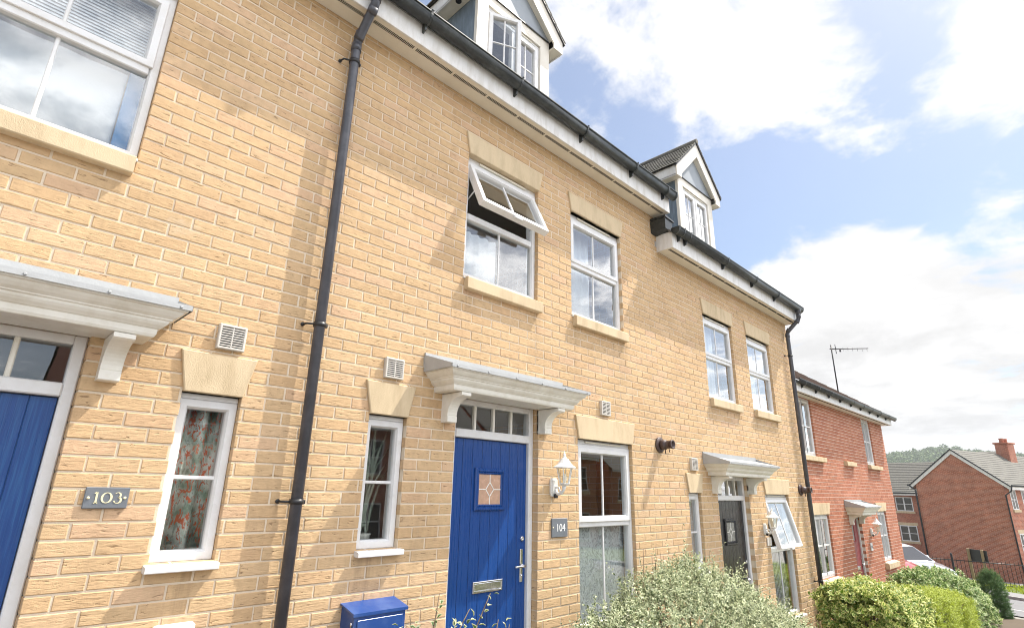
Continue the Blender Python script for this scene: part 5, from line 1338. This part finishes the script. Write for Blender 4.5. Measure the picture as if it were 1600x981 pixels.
# ------------------------------------------------------------------ wooded hill
def hill_h(t,w):
    # t sideways (m), w ahead (m) in the street-corner frame
    prof=np.interp(t,[-200,150,300,407,453,473,523,560,700,900,1400],[0,8,26,38,44,42,38,41,42,30,8])
    return -14+(prof+14)*np.clip((w-200)/380,0,1)**1.1*np.where(w>600,np.clip(1-(w-600)/500,0,1),1)
b=MB(); ts=lin(100,760,50); ws=lin(180,800,30)
for tq in ts:
    for w in ws: X,Y=at(tq,w); b.v.append((X,Y,float(hill_h(tq,w)))); b.a.append(0)
nw=len(ws)
for i in range(len(ts)-1):
    for j in range(nw-1): b.f.append((i*nw+j,(i+1)*nw+j,(i+1)*nw+j+1,i*nw+j+1)); b.m.append(0)
structure(mesh_obj('hill',b,M['grassbase']))
def crowns(cen,rad,npt,size,par,name,seed=0,squash=.85):
    n=len(cen); k=npt
    d=unit(RNG.normal(0,1,(n,k,3))); d[...,2]=np.abs(d[...,2])*1.1-.25; rr=RNG.uniform(.72,1.05,(n,k,1))
    # lobed outline
    ph=RNG.uniform(0,6,(n,1)); lob=1+.18*np.sin(3*np.arctan2(d[...,1],d[...,0])+ph)+.14*np.sin(5*d[...,2]+ph*2)
    P=cen[:,None,:]+d*rr*lob[...,None]*rad[:,None,None]*np.array([1,1,squash])
    dirs=RNG.normal(0,1,(n,k,3)); nr=unit(d+RNG.normal(0,.5,(n,k,3)))
    rn=np.clip(np.repeat(RNG.random(n)[:,None],k,1)*.7+RNG.random((n,k))*.3,0,1)
    sz=RNG.uniform(.6,1.2,(n,k))*size*np.repeat(rad[:,None],k,1)
    return leaf_mesh(name,P.reshape(-1,3),dirs.reshape(-1,3),nr.reshape(-1,3),sz.ravel(),.8,M['wooded'],par,rnd=rn.ravel(),fold=.1)
wd_=empty('woodland',(*at(460,480),20)); wd_['kind']='stuff'; wd_['label']='hazy green wood covering the far hillside'
nT=2600; tt=RNG.uniform(300,660,nT); ww=RNG.uniform(330,615,nT); XY=np.array([at(a,b_) for a,b_ in zip(tt,ww)])
hz=np.array([float(hill_h(a,b_)) for a,b_ in zip(tt,ww)]); rd=RNG.uniform(2.6,5.6,nT)
crowns(np.column_stack([XY,hz+rd*.75]),rd,46,.42,wd_,'crowns')
def ridge_tree(px_t,w,h,r,label,lobes):
    X,Y=at(px_t,w); z=float(hill_h(px_t,w))
    t=empty('tree',(X,Y,z)); tag(t,label,'tree','trees on the skyline of the hill')
    b=MB(); b.tube([(X,Y,z-1),(X,Y,z+h*.45),(X+.3,Y,z+h*.8)],[.5,.38,.12],7)
    cs=[];rs=[]
    for (dx,dz,s) in lobes:
        p=Vector((X,Y,z))+R2*dx*r; cs.append((p.x,p.y,z+h*dz)); rs.append(r*s)
        b.tube([(X,Y,z+h*.4),(p.x,p.y,z+h*dz)],[.25,.08],5)
    mesh_obj('trunk',b,M['bark'],t)
    crowns(np.array(cs),np.array(rs),120,.38,t,'crown',squash=.8)
for (a,h,r,lb,lobes) in ((451,9,5.5,'leftmost skyline tree above the left end of the wood',[(0,.7,.8),(.6,.6,.6),(-.7,.55,.6)]),
   (465,11,6,'broad dark skyline tree just left of the gable peak',[(-.7,.6,.7),(0,.8,.75),(.7,.65,.6),(.2,.5,.6)]),
   (476,11,6,'tall round-topped skyline tree just right of the gable peak',[(-.5,.6,.65),(.2,.82,.7),(.8,.6,.65)]),
   (497,8,6.5,'low spreading skyline tree between the gable peak and the chimney',[(-.9,.5,.55),(0,.7,.7),(.8,.55,.5)]),
   (541,7,4.5,'small skyline tree next to the chimney',[(0,.7,.75),(.7,.5,.55)])):
    ridge_tree(a,600,h,r,lb,lobes)
# ------------------------------------------------------------------ camera
f_px=857.4
cam=bpy.data.cameras.new('camera'); co=bpy.data.objects.new('camera',cam); COL.objects.link(co); S.camera=co
cam.sensor_fit='HORIZONTAL'; cam.sensor_width=36; cam.lens=36*f_px/1600; cam.clip_end=8000; cam.clip_start=.05
Rm=Matrix([[r for r in row] for row in CAMROWS])   # rows: right, up, forward
rot=Matrix((Rm[0],Rm[1],-Rm[2])).transposed()
co.matrix_world=Matrix.Translation((0,-3.36,1.65))@rot.to_4x4()
# ------------------------------------------------------------------ air
b=MB(); b.box(-1300,1300,-1300,1300,-35,90); hz=mesh_obj('haze',b,[]); hz['kind']='stuff'
hm=bpy.data.materials.new('pale_air'); hm.use_nodes=True; ht=hm.node_tree; ht.nodes.clear()
ho=ht.nodes.new('ShaderNodeOutputMaterial'); hv=ht.nodes.new('ShaderNodeVolumePrincipled'); hv.inputs['Color'].default_value=(.86,.91,.97,1); hv.inputs['Density'].default_value=HAZE; hv.inputs['Anisotropy'].default_value=.2
ht.links.new(hv.outputs[0],ho.inputs['Volume']); hz.data.materials.append(hm)
# ------------------------------------------------------------------ sun and sky
sd=Vector((2.25,-1.0,3.8)).normalized()      # towards the sun
el=math.asin(sd.z); az=math.atan2(sd.x,sd.y)
su=bpy.data.lights.new('sun','SUN'); su.energy=SUN_E; su.angle=math.radians(.53); su.color=(1,.94,.84)
so=bpy.data.objects.new('sun',su); COL.objects.link(so); so.rotation_euler=sd.to_track_quat('Z','Y').to_euler()
W_=bpy.data.worlds.new('World'); S.world=W_; W_.use_nodes=True; nt=W_.node_tree; nt.nodes.clear()
t=NT.__new__(NT); t.t=nt; t.m=None; t.out=nt.nodes.new('ShaderNodeOutputWorld')
sky=t.n('ShaderNodeTexSky',sky_type='NISHITA',sun_disc=False,sun_elevation=el,sun_rotation=az,altitude=50,air_density=1.0,dust_density=1.2,ozone_density=1.0)
dr=t.n('ShaderNodeTexCoord').outputs['Generated']
sp=t.n('ShaderNodeSeparateXYZ'); t.l(dr,sp.inputs[0])
zz=t.math('ADD',t.math('MAXIMUM',sp.outputs[2],0.0),.16)
cb=t.n('ShaderNodeCombineXYZ'); t.l(t.math('DIVIDE',sp.outputs[0],zz),cb.inputs[0]); t.l(t.math('DIVIDE',sp.outputs[1],zz),cb.inputs[1]); cb.inputs[2].default_value=3.7
n1=t.noise(cb.outputs[0],1.25,9,.60,.25); n2=t.noise(cb.outputs[0],4.2,8,.62,.3)
dens=t.math('MULTIPLY_ADD',t.math('ADD',t.math('MULTIPLY',n1,.60),t.math('MULTIPLY',n2,.40)),2.9,-.95)
bias=None
for (d,rad,amt) in CLOUDS:
    dp=t.n('ShaderNodeVectorMath',operation='DOT_PRODUCT'); t.l(dr,dp.inputs[0]); dp.inputs[1].default_value=d
    mr=t.n('ShaderNodeMapRange',interpolation_type='SMOOTHSTEP'); t.l(dp.outputs['Value'],mr.inputs[0])
    for i,v in enumerate((math.cos(rad),1.0,0.0,amt)): mr.inputs[i+1].default_value=v
    bias=mr.outputs[0] if bias is None else t.math('ADD',bias,mr.outputs[0])
dens=t.math('ADD',dens,bias)
mr=t.n('ShaderNodeMapRange',interpolation_type='SMOOTHSTEP'); t.l(dens,mr.inputs[0])
for i,v in enumerate((.40,.72,0.0,1.0)): mr.inputs[i+1].default_value=v
mask=mr.outputs[0]
# thin veil everywhere plus brighter and greyer parts inside the clouds
shade=t.ramp(t.noise(cb.outputs[0],2.1,6,.6,.2),[(.38,.68),(.62,1.0)])
lowg=t.n('ShaderNodeMapRange',interpolation_type='SMOOTHSTEP'); t.l(sp.outputs[2],lowg.inputs[0])
for i,v in enumerate((.10,.55,1.0,0.0)): lowg.inputs[i+1].default_value=v
shv=t.mix(lowg.outputs[0],(1,1,1),shade)
cc=t.mix(1.0,shv,(1.0,.99,.985),'MULTIPLY')
bgs=t.n('ShaderNodeBackground'); bgc=t.n('ShaderNodeBackground'); 
hs=t.n('ShaderNodeHueSaturation'); hs.inputs['Saturation'].default_value=SKY_SAT; hs.inputs['Value'].default_value=1.0; t.l(sky.outputs[0],hs.inputs['Color'])
t.l(hs.outputs[0],bgs.inputs[0]); bgs.inputs[1].default_value=SKY_S
# unseen cloud on the sunward side is boosted to add fill on the walls
sm=t.n('ShaderNodeMapRange',interpolation_type='SMOOTHSTEP'); t.l(sp.outputs[1],sm.inputs[0])
for i,v in enumerate((-.62,.0,CLOUD_FILL,CLOUD_S)): sm.inputs[i+1].default_value=v
t.l(cc,bgc.inputs[0]); t.l(sm.outputs[0],bgc.inputs[1])
mx=t.n('ShaderNodeMixShader'); t.l(t.math('MULTIPLY_ADD',mask,.84,.16),mx.inputs[0]); t.l(bgs.outputs[0],mx.inputs[1]); t.l(bgc.outputs[0],mx.inputs[2]); t.l(mx.outputs[0],t.out.inputs[0])
# ------------------------------------------------------------------ render settings
v=S.view_settings; v.view_transform='Standard'; v.look='None'; v.exposure=EXPO; v.gamma=1.0; v.use_curve_mapping=False
S.render.engine='CYCLES'; S.cycles.max_bounces=8; S.cycles.diffuse_bounces=4; S.cycles.glossy_bounces=4; S.cycles.transparent_max_bounces=12; S.cycles.use_denoising=True; S.cycles.filter_width=1.0
S.cycles.caustics_reflective=False; S.cycles.caustics_refractive=False
S.render.resolution_x=1024; S.render.resolution_y=627
